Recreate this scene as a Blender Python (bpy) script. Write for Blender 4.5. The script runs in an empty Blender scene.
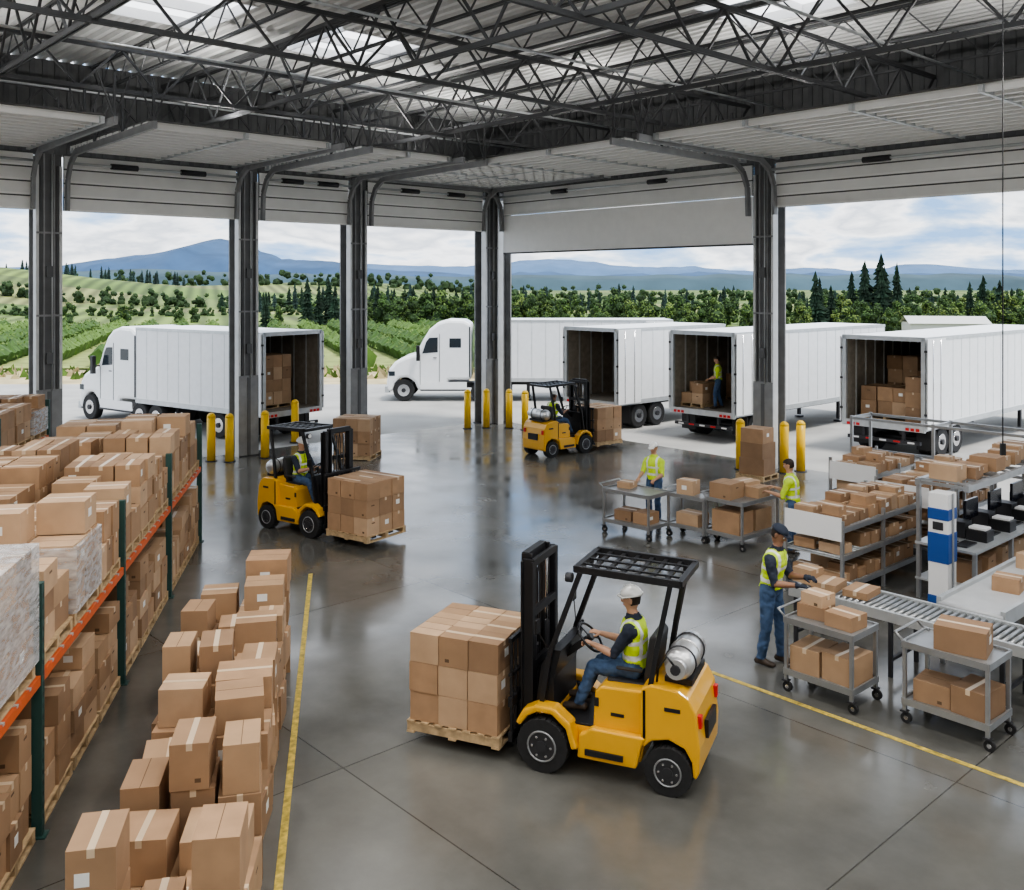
import bpy, bmesh, math, random
import numpy as np
from mathutils import Vector, Matrix, noise
R = random.Random(7)
V = Vector
scene = bpy.context.scene
try:
    scene.view_settings.look = 'AgX - Medium High Contrast'
except Exception: pass
def T(x, y, z=0): return Matrix.Translation((x, y, z))
def RZ(deg): return Matrix.Rotation(math.radians(deg), 4, 'Z')
def RX(deg): return Matrix.Rotation(math.radians(deg), 4, 'X')
def RY(deg): return Matrix.Rotation(math.radians(deg), 4, 'Y')

# ---------------------------------------------------------------- materials
MATS = {}
def mat(name, col, rough=.5, metal=0, var=0., scale=5, bump=0., bscale=40, coat=0, spec=.5):
    m = bpy.data.materials.new(name); m.use_nodes = True
    nt = m.node_tree; b = nt.nodes['Principled BSDF']
    b.inputs['Base Color'].default_value = (*col, 1)
    b.inputs['Roughness'].default_value = rough
    b.inputs['Metallic'].default_value = metal
    b.inputs['Coat Weight'].default_value = coat
    b.inputs['Specular IOR Level'].default_value = spec
    tc = nt.nodes.new('ShaderNodeTexCoord')
    if var > 0:
        n = nt.nodes.new('ShaderNodeTexNoise'); n.inputs['Scale'].default_value = scale
        n.inputs['Detail'].default_value = 5
        r = nt.nodes.new('ShaderNodeValToRGB')
        r.color_ramp.elements[0].position = .3; r.color_ramp.elements[1].position = .7
        r.color_ramp.elements[0].color = (*[max(0, c*(1-var)) for c in col], 1)
        r.color_ramp.elements[1].color = (*[min(1, c*(1+var)) for c in col], 1)
        nt.links.new(tc.outputs['Object'], n.inputs['Vector'])
        nt.links.new(n.outputs['Fac'], r.inputs['Fac'])
        nt.links.new(r.outputs['Color'], b.inputs['Base Color'])
    if bump > 0:
        n2 = nt.nodes.new('ShaderNodeTexNoise'); n2.inputs['Scale'].default_value = bscale
        bp = nt.nodes.new('ShaderNodeBump'); bp.inputs['Strength'].default_value = bump
        bp.inputs['Distance'].default_value = .02
        nt.links.new(tc.outputs['Object'], n2.inputs['Vector'])
        nt.links.new(n2.outputs['Fac'], bp.inputs['Height'])
        nt.links.new(bp.outputs['Normal'], b.inputs['Normal'])
    MATS[name] = m
    return m
mat('card0', (.42, .275, .165), .8, var=.10, scale=3)
mat('card1', (.35, .22, .128), .8, var=.10, scale=3)
mat('card2', (.50, .34, .215), .8, var=.10, scale=3)
mat('card3', (.29, .18, .105), .8, var=.10, scale=3)
mat('card4', (.40, .25, .145), .8, var=.12, scale=4)
mat('tape', (.63, .49, .34), .3)
mat('seam', (.13, .08, .045), .8)
mat('label', (.80, .80, .78), .6)
mat('wood', (.46, .33, .19), .8, var=.25, scale=12)
mat('yellow', (.76, .40, .025), .3, var=.05, scale=2, coat=.35)
mat('bollard', (.80, .50, .02), .4, var=.06)
mat('black', (.016, .016, .018), .38)
mat('rubber', (.02, .02, .021), .75, var=.2, scale=20)
mat('rim', (.07, .07, .075), .4, metal=.6)
mat('seat', (.03, .03, .032), .6)
mat('steel', (.40, .41, .42), .4, metal=.7, var=.08)
mat('galv', (.55, .57, .58), .45, metal=.5, var=.08)
mat('alu', (.72, .72, .72), .35, metal=.9, var=.05)
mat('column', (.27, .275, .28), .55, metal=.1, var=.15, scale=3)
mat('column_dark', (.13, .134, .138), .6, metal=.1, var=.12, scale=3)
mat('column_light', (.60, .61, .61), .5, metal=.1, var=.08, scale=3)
mat('truss', (.085, .088, .092), .5, metal=.1)
mat('deck', (.72, .72, .71), .55, metal=0, var=.06, scale=2)
mat('panel', (.82, .82, .80), .5, var=.04, scale=2)
mat('panel_white', (.92, .92, .90), .45, var=.02)
mat('panel_gap', (.10, .10, .10), .7)
mat('wallpaint', (.62, .62, .61), .7, var=.05)
mat('upperwall', (.16, .163, .165), .7, var=.1)
mat('truckwhite', (.86, .87, .88), .3, var=.02, coat=.3)
mat('trailerwhite', (.80, .81, .82), .35, var=.03)
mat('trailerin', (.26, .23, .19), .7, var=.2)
mat('darkmetal', (.05, .05, .055), .5, metal=.4)
mat('glassdark', (.03, .04, .05), .08, spec=.8)
mat('chrome', (.7, .7, .72), .15, metal=1)
mat('redlight', (.6, .02, .02), .3)
mat('orange', (.60, .12, .035), .5, var=.1)
mat('rackgreen', (.03, .08, .07), .5)
mat('blue', (.02, .08, .30), .45)
mat('white', (.82, .82, .82), .45)
mat('yline', (.52, .39, .08), .5, var=.55, scale=14)
mat('skin', (.50, .29, .19), .55, var=.05)
mat('skin2', (.30, .16, .10), .55, var=.05)
mat('lip', (.35, .12, .09), .5)
mat('hair', (.025, .016, .01), .7, var=.3, scale=60)
mat('vest', (.60, .82, .03), .65, var=.08, scale=9)
mat('reflective', (.75, .77, .76), .35, metal=.2)
mat('navy', (.022, .03, .05), .8, var=.15)
mat('jeans', (.055, .10, .19), .85, var=.25, scale=14)
mat('shoe', (.05, .035, .025), .6)
mat('hiviz', (.58, .78, .05), .7, var=.07)
mat('helmet', (.88, .88, .86), .25, coat=.3)
mat('eye', (.8, .8, .8), .2)
mat('asphalt', (.34, .335, .32), .9, var=.14, scale=.6, bump=.1)
mat('tan', (.42, .35, .20), .95, var=.3, scale=.8, bump=.5, bscale=3)
mat('soil', (.23, .27, .085), .95, var=.3, scale=.8)
mat('vine', (.045, .095, .016), .9, var=.4, scale=1.5)
mat('vine2', (.08, .145, .025), .9, var=.4, scale=1.5)
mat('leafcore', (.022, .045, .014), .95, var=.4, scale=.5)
mat('leaf', (.05, .095, .024), .9, var=.4, scale=.5)
mat('leaf2', (.095, .15, .036), .9, var=.4, scale=.5)
mat('leaf3', (.16, .215, .055), .9, var=.35, scale=.5)
mat('leaf_far', (.05, .088, .058), .9, var=.35, scale=.2)  # bluish distance haze mixed into the leaf colour
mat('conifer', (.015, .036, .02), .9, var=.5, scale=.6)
mat('conifer_far', (.030, .058, .05), .9, var=.4, scale=.2)  # needle colour with distance haze painted in
mat('trunk', (.10, .07, .05), .9)
mat('mountain', (.035, .08, .16), 1, var=.2, scale=.012)  # blue haze of distance is put into this colour
mat('mountain_mid', (.04, .075, .095), 1, var=.25, scale=.02)  # hill green shifted towards blue to stand for haze
mat('mountain_far', (.075, .14, .245), 1, var=.1, scale=.01)  # paler blue, painting in haze for the farthest ridge
mat('barn', (.5, .5, .48), .7)
mat('screen', (.01, .012, .02), .15)
mat('belt', (.50, .51, .52), .5, var=.05)

def wrap_mat():
    m = bpy.data.materials.new('shrinkwrap'); m.use_nodes = True; nt = m.node_tree
    b = nt.nodes['Principled BSDF']; b.inputs['Base Color'].default_value = (.78, .80, .82, 1)
    b.inputs['Roughness'].default_value = .15
    tc = nt.nodes.new('ShaderNodeTexCoord'); mp = nt.nodes.new('ShaderNodeMapping')
    mp.inputs['Scale'].default_value = (2.5, 2.5, 9); mp.inputs['Rotation'].default_value = (.25, .2, 0)
    n = nt.nodes.new('ShaderNodeTexNoise'); n.inputs['Scale'].default_value = 2.2; n.inputs['Detail'].default_value = 3
    r = nt.nodes.new('ShaderNodeMapRange'); r.inputs[1].default_value = .35; r.inputs[2].default_value = .65
    r.inputs[3].default_value = .28; r.inputs[4].default_value = .58
    bp = nt.nodes.new('ShaderNodeBump'); bp.inputs['Strength'].default_value = .5; bp.inputs['Distance'].default_value = .03
    L = nt.links.new
    L(tc.outputs['Object'], mp.inputs['Vector']); L(mp.outputs[0], n.inputs['Vector'])
    L(n.outputs['Fac'], r.inputs[0]); L(r.outputs[0], b.inputs['Alpha'])
    L(n.outputs['Fac'], bp.inputs['Height']); L(bp.outputs[0], b.inputs['Normal'])
    MATS['wrap'] = m
wrap_mat()

def floor_mat():
    m = bpy.data.materials.new('polished_concrete'); m.use_nodes = True; nt = m.node_tree
    b = nt.nodes['Principled BSDF']; L = nt.links.new
    tc = nt.nodes.new('ShaderNodeTexCoord')
    n = nt.nodes.new('ShaderNodeTexNoise'); n.inputs['Scale'].default_value = .35; n.inputs['Detail'].default_value = 9
    n.inputs['Roughness'].default_value = .62
    r = nt.nodes.new('ShaderNodeValToRGB')
    r.color_ramp.elements[0].position = .3; r.color_ramp.elements[0].color = (.080, .078, .070, 1)
    r.color_ramp.elements[1].position = .72; r.color_ramp.elements[1].color = (.190, .186, .170, 1)
    br = nt.nodes.new('ShaderNodeTexBrick'); br.offset = 0
    br.inputs['Scale'].default_value = 1; br.inputs['Mortar Size'].default_value = .009
    br.inputs['Mortar Smooth'].default_value = .2
    br.inputs['Brick Width'].default_value = 4.4; br.inputs['Row Height'].default_value = 4.4
    br.inputs['Color1'].default_value = (1, 1, 1, 1); br.inputs['Color2'].default_value = (.90, .90, .90, 1)
    br.inputs['Mortar'].default_value = (.4, .39, .38, 1)
    mx = nt.nodes.new('ShaderNodeMix'); mx.data_type = 'RGBA'; mx.blend_type = 'MULTIPLY'; mx.inputs[0].default_value = 1
    n2 = nt.nodes.new('ShaderNodeTexNoise'); n2.inputs['Scale'].default_value = .8; n2.inputs['Detail'].default_value = 8
    mr = nt.nodes.new('ShaderNodeMapRange'); mr.inputs[1].default_value = .3; mr.inputs[2].default_value = .7
    mr.inputs[3].default_value = .10; mr.inputs[4].default_value = .28
    L(tc.outputs['Object'], n.inputs['Vector']); L(tc.outputs['Object'], br.inputs['Vector']); L(tc.outputs['Object'], n2.inputs['Vector'])
    L(n.outputs['Fac'], r.inputs['Fac']); L(r.outputs['Color'], mx.inputs[6]); L(br.outputs['Color'], mx.inputs[7])
    L(mx.outputs[2], b.inputs['Base Color']); L(n2.outputs['Fac'], mr.inputs[0]); L(mr.outputs[0], b.inputs['Roughness'])
    b.inputs['Specular IOR Level'].default_value = .9
    MATS['floor'] = m
floor_mat()
def field_mat():
    m = bpy.data.materials.new('farm_field'); m.use_nodes = True; nt = m.node_tree
    b = nt.nodes['Principled BSDF']; L = nt.links.new
    tc = nt.nodes.new('ShaderNodeTexCoord')
    v = nt.nodes.new('ShaderNodeTexVoronoi'); v.inputs['Scale'].default_value = .022
    mp = nt.nodes.new('ShaderNodeMapping'); mp.inputs['Scale'].default_value = (.6, 1.5, 1)
    r = nt.nodes.new('ShaderNodeValToRGB')
    els = r.color_ramp.elements
    els[0].color = (.12, .20, .04, 1); els[1].color = (.07, .13, .03, 1); els[1].position = 1
    e = els.new(.3); e.color = (.20, .28, .065, 1)
    e = els.new(.5); e.color = (.11, .19, .04, 1)
    e = els.new(.7); e.color = (.30, .32, .12, 1)
    sp = nt.nodes.new('ShaderNodeSeparateColor')
    n = nt.nodes.new('ShaderNodeTexNoise'); n.inputs['Scale'].default_value = .05; n.inputs['Detail'].default_value = 5
    mx = nt.nodes.new('ShaderNodeMix'); mx.data_type = 'RGBA'; mx.blend_type = 'MULTIPLY'; mx.inputs[0].default_value = .6
    mpw = nt.nodes.new('ShaderNodeMapping'); mpw.inputs['Rotation'].default_value = (0, 0, math.radians(-18))
    wv = nt.nodes.new('ShaderNodeTexWave'); wv.inputs['Scale'].default_value = .10; wv.inputs['Distortion'].default_value = .4; wv.bands_direction = 'X'
    mx2 = nt.nodes.new('ShaderNodeMix'); mx2.data_type = 'RGBA'; mx2.blend_type = 'MULTIPLY'; mx2.inputs[0].default_value = .55
    r2 = nt.nodes.new('ShaderNodeValToRGB'); r2.color_ramp.elements[0].color = (.5, .5, .5, 1); r2.color_ramp.elements[0].position = .3
    r2.color_ramp.elements[1].position = .7
    L(tc.outputs['Object'], mp.inputs['Vector']); L(mp.outputs[0], v.inputs['Vector']); L(tc.outputs['Object'], n.inputs['Vector']); L(tc.outputs['Object'], mpw.inputs['Vector']); L(mpw.outputs[0], wv.inputs['Vector'])
    L(v.outputs['Color'], sp.inputs[0]); L(sp.outputs[0], r.inputs['Fac']); L(n.outputs['Fac'], r2.inputs['Fac'])
    L(r.outputs['Color'], mx.inputs[6]); L(r2.outputs['Color'], mx.inputs[7]); L(mx.outputs[2], mx2.inputs[6]); L(wv.outputs['Color'], mx2.inputs[7]); L(mx2.outputs[2], b.inputs['Base Color'])
    b.inputs['Roughness'].default_value = 1
    MATS['field'] = m
field_mat()
def trans_mat():
    m = bpy.data.materials.new('skylight_panel'); m.use_nodes = True; nt = m.node_tree
    b = nt.nodes['Principled BSDF']; nt.nodes.remove(b)
    t = nt.nodes.new('ShaderNodeBsdfTranslucent'); t.inputs[0].default_value = (.97, .97, .97, 1)
    o = [n for n in nt.nodes if n.type == 'OUTPUT_MATERIAL'][0]
    nt.links.new(t.outputs[0], o.inputs[0])
    MATS['skylight'] = m
trans_mat()
def emis_mat():
    m = bpy.data.materials.new('lamp_diffuser'); m.use_nodes = True
    b = m.node_tree.nodes['Principled BSDF']; b.inputs['Emission Color'].default_value = (1, .97, .92, 1)
    b.inputs['Emission Strength'].default_value = 6
    MATS['lamp'] = m
emis_mat()

# ---------------------------------------------------------------- mesh builder
class MB:
    def __init__(s): s.v = []; s.f = []; s.m = []; s.s = []; s.M = Matrix.Identity(4); s.slots = []
    def slot(s, k):
        if k not in s.slots: s.slots.append(k)
        return s.slots.index(k)
    def add(s, vs, fs, m, smooth=False, M=None):
        o = len(s.v); X = s.M @ M if M is not None else s.M
        s.v.extend([tuple(X @ V(p)) for p in vs])
        k = s.slot(m)
        for i, f in enumerate(fs):
            s.f.append(tuple(a+o for a in f)); s.m.append(k)
            s.s.append(smooth if isinstance(smooth, bool) else smooth[i])
    def bx(s, x0, x1, y0, y1, z0, z1, m, M=None):
        s.add([(x0,y0,z0),(x1,y0,z0),(x1,y1,z0),(x0,y1,z0),(x0,y0,z1),(x1,y0,z1),(x1,y1,z1),(x0,y1,z1)],
              [(0,3,2,1),(4,5,6,7),(0,1,5,4),(1,2,6,5),(2,3,7,6),(3,0,4,7)], m, M=M)
    def box(s, c, d, m, M=None):
        s.bx(c[0]-d[0]/2, c[0]+d[0]/2, c[1]-d[1]/2, c[1]+d[1]/2, c[2]-d[2]/2, c[2]+d[2]/2, m, M)
    def beam(s, p0, p1, w, h, m):
        p0 = V(p0); p1 = V(p1); d = p1-p0; L = d.length
        q = d.to_track_quat('X', 'Z').to_matrix().to_4x4()
        s.bx(0, L, -w/2, w/2, -h/2, h/2, m, M=Matrix.Translation(p0) @ q)
    def cyl(s, p0, p1, r, m, r1=None, n=12, smooth=True):
        p0 = V(p0); p1 = V(p1); r1 = r if r1 is None else r1
        d = (p1-p0).normalized(); a = d.orthogonal().normalized(); b = d.cross(a)
        vs = []
        for p, rr in ((p0, r), (p1, r1)):
            for i in range(n):
                t = 2*math.pi*i/n; vs.append(p + a*math.cos(t)*rr + b*math.sin(t)*rr)
        fs = [(i, (i+1) % n, n+(i+1) % n, n+i) for i in range(n)] + [tuple(range(n))[::-1], tuple(range(n, 2*n))]
        s.add(vs, fs, m, [smooth]*n+[False, False])
    def loft(s, secs, lat, m, n=14, smooth=True):
        lat = V(lat); vs = []; k = len(secs)
        cs = [V(c[0]) for c in secs]
        for i in range(k):
            t = (cs[min(i+1, k-1)]-cs[max(i-1, 0)]).normalized()
            l = (lat - t*lat.dot(t)).normalized(); f = t.cross(l)
            for j in range(n):
                an = 2*math.pi*j/n
                vs.append(cs[i] + l*math.cos(an)*secs[i][1] + f*math.sin(an)*secs[i][2])
        fs = []
        for i in range(k-1):
            for j in range(n):
                fs.append((i*n+j, i*n+(j+1) % n, (i+1)*n+(j+1) % n, (i+1)*n+j))
        fs += [tuple(range(n))[::-1], tuple(range((k-1)*n, k*n))]
        s.add(vs, fs, m, smooth)
    def tube(s, pts, r, m, n=8):
        pts = [V(p) for p in pts]; rs = r if isinstance(r, (list, tuple)) else [r]*len(pts)
        d = (pts[-1]-pts[0]); lat = d.orthogonal() if d.length > 1e-6 else V((0, 0, 1))
        if len(pts) > 2:
            nn = (pts[1]-pts[0]).cross(pts[2]-pts[1])
            if nn.length > 1e-6: lat = nn
        s.loft([(p, q, q) for p, q in zip(pts, rs)], lat, m, n)
    def sph(s, c, r, m, n=12, sc=(1, 1, 1), M=None, zmin=-1):
        c = V(c); vs = []; fs = []; k = n//2
        for i in range(k+1):
            ph = math.pi*i/k
            z = max(math.cos(ph), zmin)
            for j in range(n):
                th = 2*math.pi*j/n
                q = math.sin(ph) if math.cos(ph) >= zmin else math.sqrt(max(0, 1-zmin*zmin))*(1-(ph-math.acos(zmin))/(math.pi-math.acos(zmin)+1e-9))
                vs.append(c+V((q*math.cos(th)*r*sc[0], q*math.sin(th)*r*sc[1], z*r*sc[2])))
        for i in range(k):
            for j in range(n):
                fs.append((i*n+j, (i+1)*n+j, (i+1)*n+(j+1) % n, i*n+(j+1) % n))
        s.add(vs, fs, m, True, M)
    def prism(s, poly, y0, y1, m, t0=None):
        n = len(poly)
        vs = [(p[0], y0, p[1]) for p in poly]+[(p[0], y1, p[1]) for p in poly]
        fs = [tuple(range(n)), tuple(range(n, 2*n))[::-1]]+[(i, n+i, n+(i+1) % n, (i+1) % n) for i in range(n)]
        s.add(vs, fs, m)
    def torus(s, c, ax, R0, r, m, n=20, k=6):
        c = V(c); ax = V(ax).normalized(); a = ax.orthogonal().normalized(); b = ax.cross(a); vs = []; fs = []
        for i in range(n):
            t = 2*math.pi*i/n; d = a*math.cos(t)+b*math.sin(t)
            for j in range(k):
                u = 2*math.pi*j/k; vs.append(c+d*(R0+r*math.cos(u))+ax*r*math.sin(u))
        for i in range(n):
            for j in range(k):
                fs.append((i*k+j, ((i+1) % n)*k+j, ((i+1) % n)*k+(j+1) % k, i*k+(j+1) % k))
        s.add(vs, fs, m, True)
    def obj(s, name, parent=None, M=None, bevel=0, recalc=True):
        me = bpy.data.meshes.new(name); me.from_pydata(s.v, [], s.f)
        for k in s.slots: me.materials.append(MATS[k])
        me.polygons.foreach_set('material_index', s.m); me.polygons.foreach_set('use_smooth', s.s)
        if recalc:
            bm = bmesh.new(); bm.from_mesh(me); bmesh.ops.recalc_face_normals(bm, faces=bm.faces); bm.to_mesh(me); bm.free()
        me.update()
        o = bpy.data.objects.new(name, me); scene.collection.objects.link(o)
        if M is not None: o.matrix_world = M
        if parent is not None: o.parent = parent
        if bevel:
            b = o.modifiers.new('bevel', 'BEVEL'); b.width = bevel; b.segments = 2; b.limit_method = 'ANGLE'; b.angle_limit = .6
        return o
def group(name, M=Matrix.Identity(4)):
    e = bpy.data.objects.new(name, None); e.empty_display_size = .2
    scene.collection.objects.link(e); e.matrix_world = M
    return e

# ---------------------------------------------------------------- cartons & pallets
def carton(mb, cx, cy, z0, w, d, h, yaw=0, tone=None):
    t = tone or 'card%d' % R.randint(0, 4)
    M = T(cx, cy, z0) @ RZ(yaw)
    mb.bx(-w/2, w/2, -d/2, d/2, 0, h, t, M)
    q = R.random()
    if q < .75:
        if w >= d: mb.box((0, 0, h-.03+.002), (w+.004, .05, .06), 'tape', M)
        else: mb.box((0, 0, h-.03+.002), (.05, d+.004, .06), 'tape', M)
    else:
        if w >= d: mb.box((0, 0, h), (w, .006, .002), 'seam', M)
        else: mb.box((0, 0, h), (.006, d, .002), 'seam', M)
    q = R.random()
    if q < .26:
        sg = R.choice((-1, 1)); ox = R.uniform(-.2, .2)*w
        mb.box((ox, sg*(d/2+.001), h*.5), (min(.12, w*.3), .002, min(.09, h*.3)), 'label', M)
    elif q < .5:
        sg = R.choice((-1, 1)); oy = R.uniform(-.2, .2)*d
        mb.box((sg*(w/2+.001), oy, h*.55), (.002, min(.12, d*.3), min(.09, h*.3)), 'label', M)
    elif q < .8:   # printed mark / hand hole
        mb.box((0, 0, h*.7), (w+.002, min(.09, d*.25), .022), 'seam', M); mb.box((w*.22, 0, h*.2), (.05, d+.002, .035), 'seam', M)
def pallet(mb, cx, cy, z0, w, d, yaw=0):
    M = T(cx, cy, z0) @ RZ(yaw)
    for y in (-d/2+.05, 0, d/2-.05): mb.box((0, y, .065), (w, .08, .09), 'wood', M)
    n = 7
    for i in range(n):
        x = -w/2+.045+(w-.09)*i/(n-1); mb.box((x, 0, .12), (.09, d, .02), 'wood', M)
        if i in (0, 3, 6): mb.box((x, 0, .01), (.09, d, .02), 'wood', M)
def load(mb, cx, cy, z0, w, d, nx, ny, nz, h, yaw=0, pal=True, jit=.012, topskip=0.):
    z = z0
    M0 = mb.M.copy(); mb.M = mb.M @ T(cx, cy, 0) @ RZ(yaw)
    if pal: pallet(mb, 0, 0, z, w, d); z += .13
    bw = (w-.04)/nx; bd = (d-.04)/ny
    for k in range(nz):
        for i in range(nx):
            for j in range(ny):
                if k == nz-1 and R.random() < topskip: continue
                carton(mb, -w/2+.02+bw*(i+.5)+R.uniform(-jit, jit)*.5, -d/2+.02+bd*(j+.5)+R.uniform(-jit, jit)*.5,
                       z+k*h, bw-.010, bd-.010, h-.005, R.uniform(-1, 1)*60*jit)
    mb.M = M0

# ---------------------------------------------------------------- people
def ik(a, c, l1, l2, pole):
    d = c-a; L = min(d.length, l1+l2-.002); u = d.normalized(); c = a+u*L
    x = (l1*l1-l2*l2+L*L)/(2*L); h = math.sqrt(max(0, l1*l1-x*x))
    p = (pole-u*u.dot(pole)).normalized()
    return a+u*x+p*h, c
def person(name, M, pelvis=(0, 0, .94), lean=(.05, 0, 1), hands=None, feet=None, headpitch=10, headyaw=0, shirt='navy', pants='jeans',
           gear=None, skin='skin', longsleeve=False, curl=1.0, vest='vest', elbow_pole=(-.6, 0, -.8), palm=(0, 0, -1), gloves=False, bend=0, toes=(1, 0, 0), scale=1.0):
    P = V(pelvis); up = V(lean).normalized(); lat = V((0, 1, 0)); fw = lat.cross(up).normalized()
    lean2 = (up+fw*bend).normalized()
    hands = hands or [(.1, .27, .85), (.1, -.27, .85)]
    feet = feet or [(0.02, .11, .09), (-.02, -.11, .09)]
    b = MB(); bones = []
    def cap(p0, r0, p1, r1, tag):
        p0 = V(p0); p1 = V(p1); d = (p1-p0).normalized()
        b.loft([(p0-d*r0*.9, r0*.3, r0*.3), (p0-d*r0*.5, r0*.85, r0*.85), (p0, r0, r0), (p1, r1, r1), (p1+d*r1*.5, r1*.85, r1*.85), (p1+d*r1*.9, r1*.3, r1*.3)], d.orthogonal(), 'skin', 12)
        bones.append((p0, p1, r0, r1, tag))
    W = P+up*.14; Ch = W+lean2*.26; N = Ch+lean2*.11
    secs = [(P-up*.10, .07, .06), (P-up*.06, .135, .10), (P+up*.0, .168, .118), (P+up*.07, .158, .112), (W, .148, .105), (W+lean2*.12, .162, .118),
            (W+lean2*.22, .178, .122), (Ch, .18, .112), (Ch+lean2*.05, .15, .095), (Ch+lean2*.09, .09, .075), (N+lean2*.02, .062, .062)]
    b.loft(secs, lat, 'skin', 20)
    bones.append((P-up*.05, P+up*.06, .13, .13, 'torso')); bones.append((P+up*.06, W+lean2*.2, .13, .15, 'torso')); bones.append((W+lean2*.2, Ch+lean2*.05, .15, .12, 'torso'))
    hc = N+lean2*.0+fw*.02+V((0, 0, 1))*.175
    cap(N-lean2*.02, .062, hc-V((0, 0, .05)), .055, 'neck')
    # head
    HM = Matrix.Translation(hc) @ RZ(headyaw) @ RY(headpitch)
    def h(x, y, z): return HM @ V((x, y, z))
    hs = [(-.118, .022, .02, .045), (-.108, .042, .042, .034), (-.088, .054, .062, .022), (-.058, .062, .076, .012), (-.025, .069, .088, .004), (.01, .073, .094, 0),
          (.045, .075, .097, -.003), (.075, .07, .09, -.006), (.1, .053, .068, -.008), (.115, .03, .04, -.008), (.12, .01, .014, -.008)]
    b.loft([(h(o, 0, z), a, c) for z, a, c, o in hs], HM.to_3x3() @ V((0, 1, 0)), 'skin', 20)
    bones.append((h(.0, 0, -.07), h(0, 0, .06), .07, .085, 'head'))
    for p0, r0, p1, r1 in (((.088, 0, .02), .009, (.108, 0, -.02), .014), ((.095, -.008, -.024), .01, (.095, .008, -.024), .01)):
        d0 = h(*p0); d1 = h(*p1); b.loft([(d0-(d1-d0).normalized()*r0*.6, r0*.5, r0*.5), (d0, r0, r0), (d1, r1, r1), (d1+(d1-d0).normalized()*r1*.6, r1*.5, r1*.5)], HM.to_3x3() @ V((0, .3, 1)), 'skin', 8)
    for sy in (-1, 1):
        b.loft([(h(-.005, sy*.078, -.035), .008, .008), (h(-.008, sy*.08, -.01), .016, .01), (h(-.01, sy*.082, .018), .018, .01), (h(-.008, sy*.08, .034), .008, .007)], HM.to_3x3() @ V((1, 0, 0)), 'skin', 8)
    # arms
    handinfo = []
    for i, sy in enumerate((1, -1)):
        S = Ch+lean2*.0+lat*sy*.178; HT = V(hands[i])
        E, Wr = ik(S, HT, .285, .255, V(elbow_pole)+lat*sy*.35)
        cap(Ch+lat*sy*.09, .075, S, .066, 'torso'); cap(S, .063, S.lerp(E, .5), .055, 'uarm'); cap(S.lerp(E, .5), .055, E, .043, 'uarm')
        cap(E, .042, E.lerp(Wr, .35), .043, 'farm'); cap(E.lerp(Wr, .35), .043, Wr, .028, 'farm')
        hd = (Wr-E).normalized(); pn = V(palm); pn = (pn-hd*hd.dot(pn)).normalized(); la = hd.cross(pn)
        b.loft([(Wr-hd*.01, .028, .024), (Wr+hd*.02, .034, .018), (Wr+hd*.06, .042, .016), (Wr+hd*.09, .04, .014), (Wr+hd*.1, .034, .009)], la, 'skin', 12)
        bones.append((Wr, Wr+hd*.09, .03, .03, 'hand')); handinfo.append((Wr, hd, pn, la, sy))
    for i, sy in enumerate((1, -1)):
        Hp = P+lat*sy*.09-up*.02; A = V(feet[i])
        K, A = ik(Hp, A, .425, .42, V((1, sy*.12, .25)))
        cap(Hp, .095, Hp.lerp(K, .5), .082, 'thigh'); cap(Hp.lerp(K, .5), .082, K, .06, 'thigh')
        cap(K, .06, K.lerp(A, .35), .06, 'shin'); cap(K.lerp(A, .35), .06, A, .046, 'shin')
        td = V(toes).normalized()
        ft = V((A.x, A.y, V(feet[i]).z-.05))
        b.loft([(ft-td*.085+V((0, 0, .02)), .02, .02), (ft-td*.07+V((0, 0, .012)), .038, .042), (ft+td*.02+V((0, 0, .012)), .044, .048), (ft+td*.1, .05, .036), (ft+td*.16-V((0, 0, .006)), .045, .03), (ft+td*.185-V((0, 0, .01)), .022, .018)], V((-td.y, td.x, 0)), 'skin', 12)
        cap(A, .046, ft+V((0, 0, .01)), .042, 'foot')
        bones.append((ft-td*.07, ft+td*.16, .045, .04, 'foot'))
    tmp = b.obj('tmp_body'); mod = tmp.modifiers.new('r', 'REMESH'); mod.mode = 'VOXEL'; mod.voxel_size = .0085
    sm = tmp.modifiers.new('s', 'SMOOTH'); sm.iterations = 3; sm.factor = .5
    dg = bpy.context.evaluated_depsgraph_get(); me = bpy.data.meshes.new_from_object(tmp.evaluated_get(dg), depsgraph=dg)
    nv = len(me.vertices); co = np.zeros(nv*3); me.vertices.foreach_get('co', co); co = co.reshape(-1, 3)
    no = np.zeros(nv*3); me.vertices.foreach_get('normal', no); no = no.reshape(-1, 3)
    faces = [tuple(p.vertices) for p in me.polygons]
    bpy.data.objects.remove(tmp); bpy.data.meshes.remove(me)
    best = np.full(nv, 1e9); tag = np.zeros(nv, int); tags = []
    for p0, p1, r0, r1, tg in bones:
        a = np.array(p0); d = np.array(p1)-a; L2 = d.dot(d)
        t = np.clip(((co-a) @ d)/L2, 0, 1); dist = np.linalg.norm(co-(a+t[:, None]*d), axis=1)-(r0+(r1-r0)*t)
        if tg not in tags: tags.append(tg)
        k = dist < best; best[k] = dist[k]; tag[k] = tags.index(tg)
    HI = np.array(HM.inverted()); hl = co @ HI[:3, :3].T+HI[:3, 3]
    u = (co-np.array(P)) @ np.array(up); lt = co[:, 1]-P.y; fr = (co-np.array(P)) @ np.array(fw)
    mt = np.empty(nv, object)
    TG = np.array(tags, object)[tag]
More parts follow.
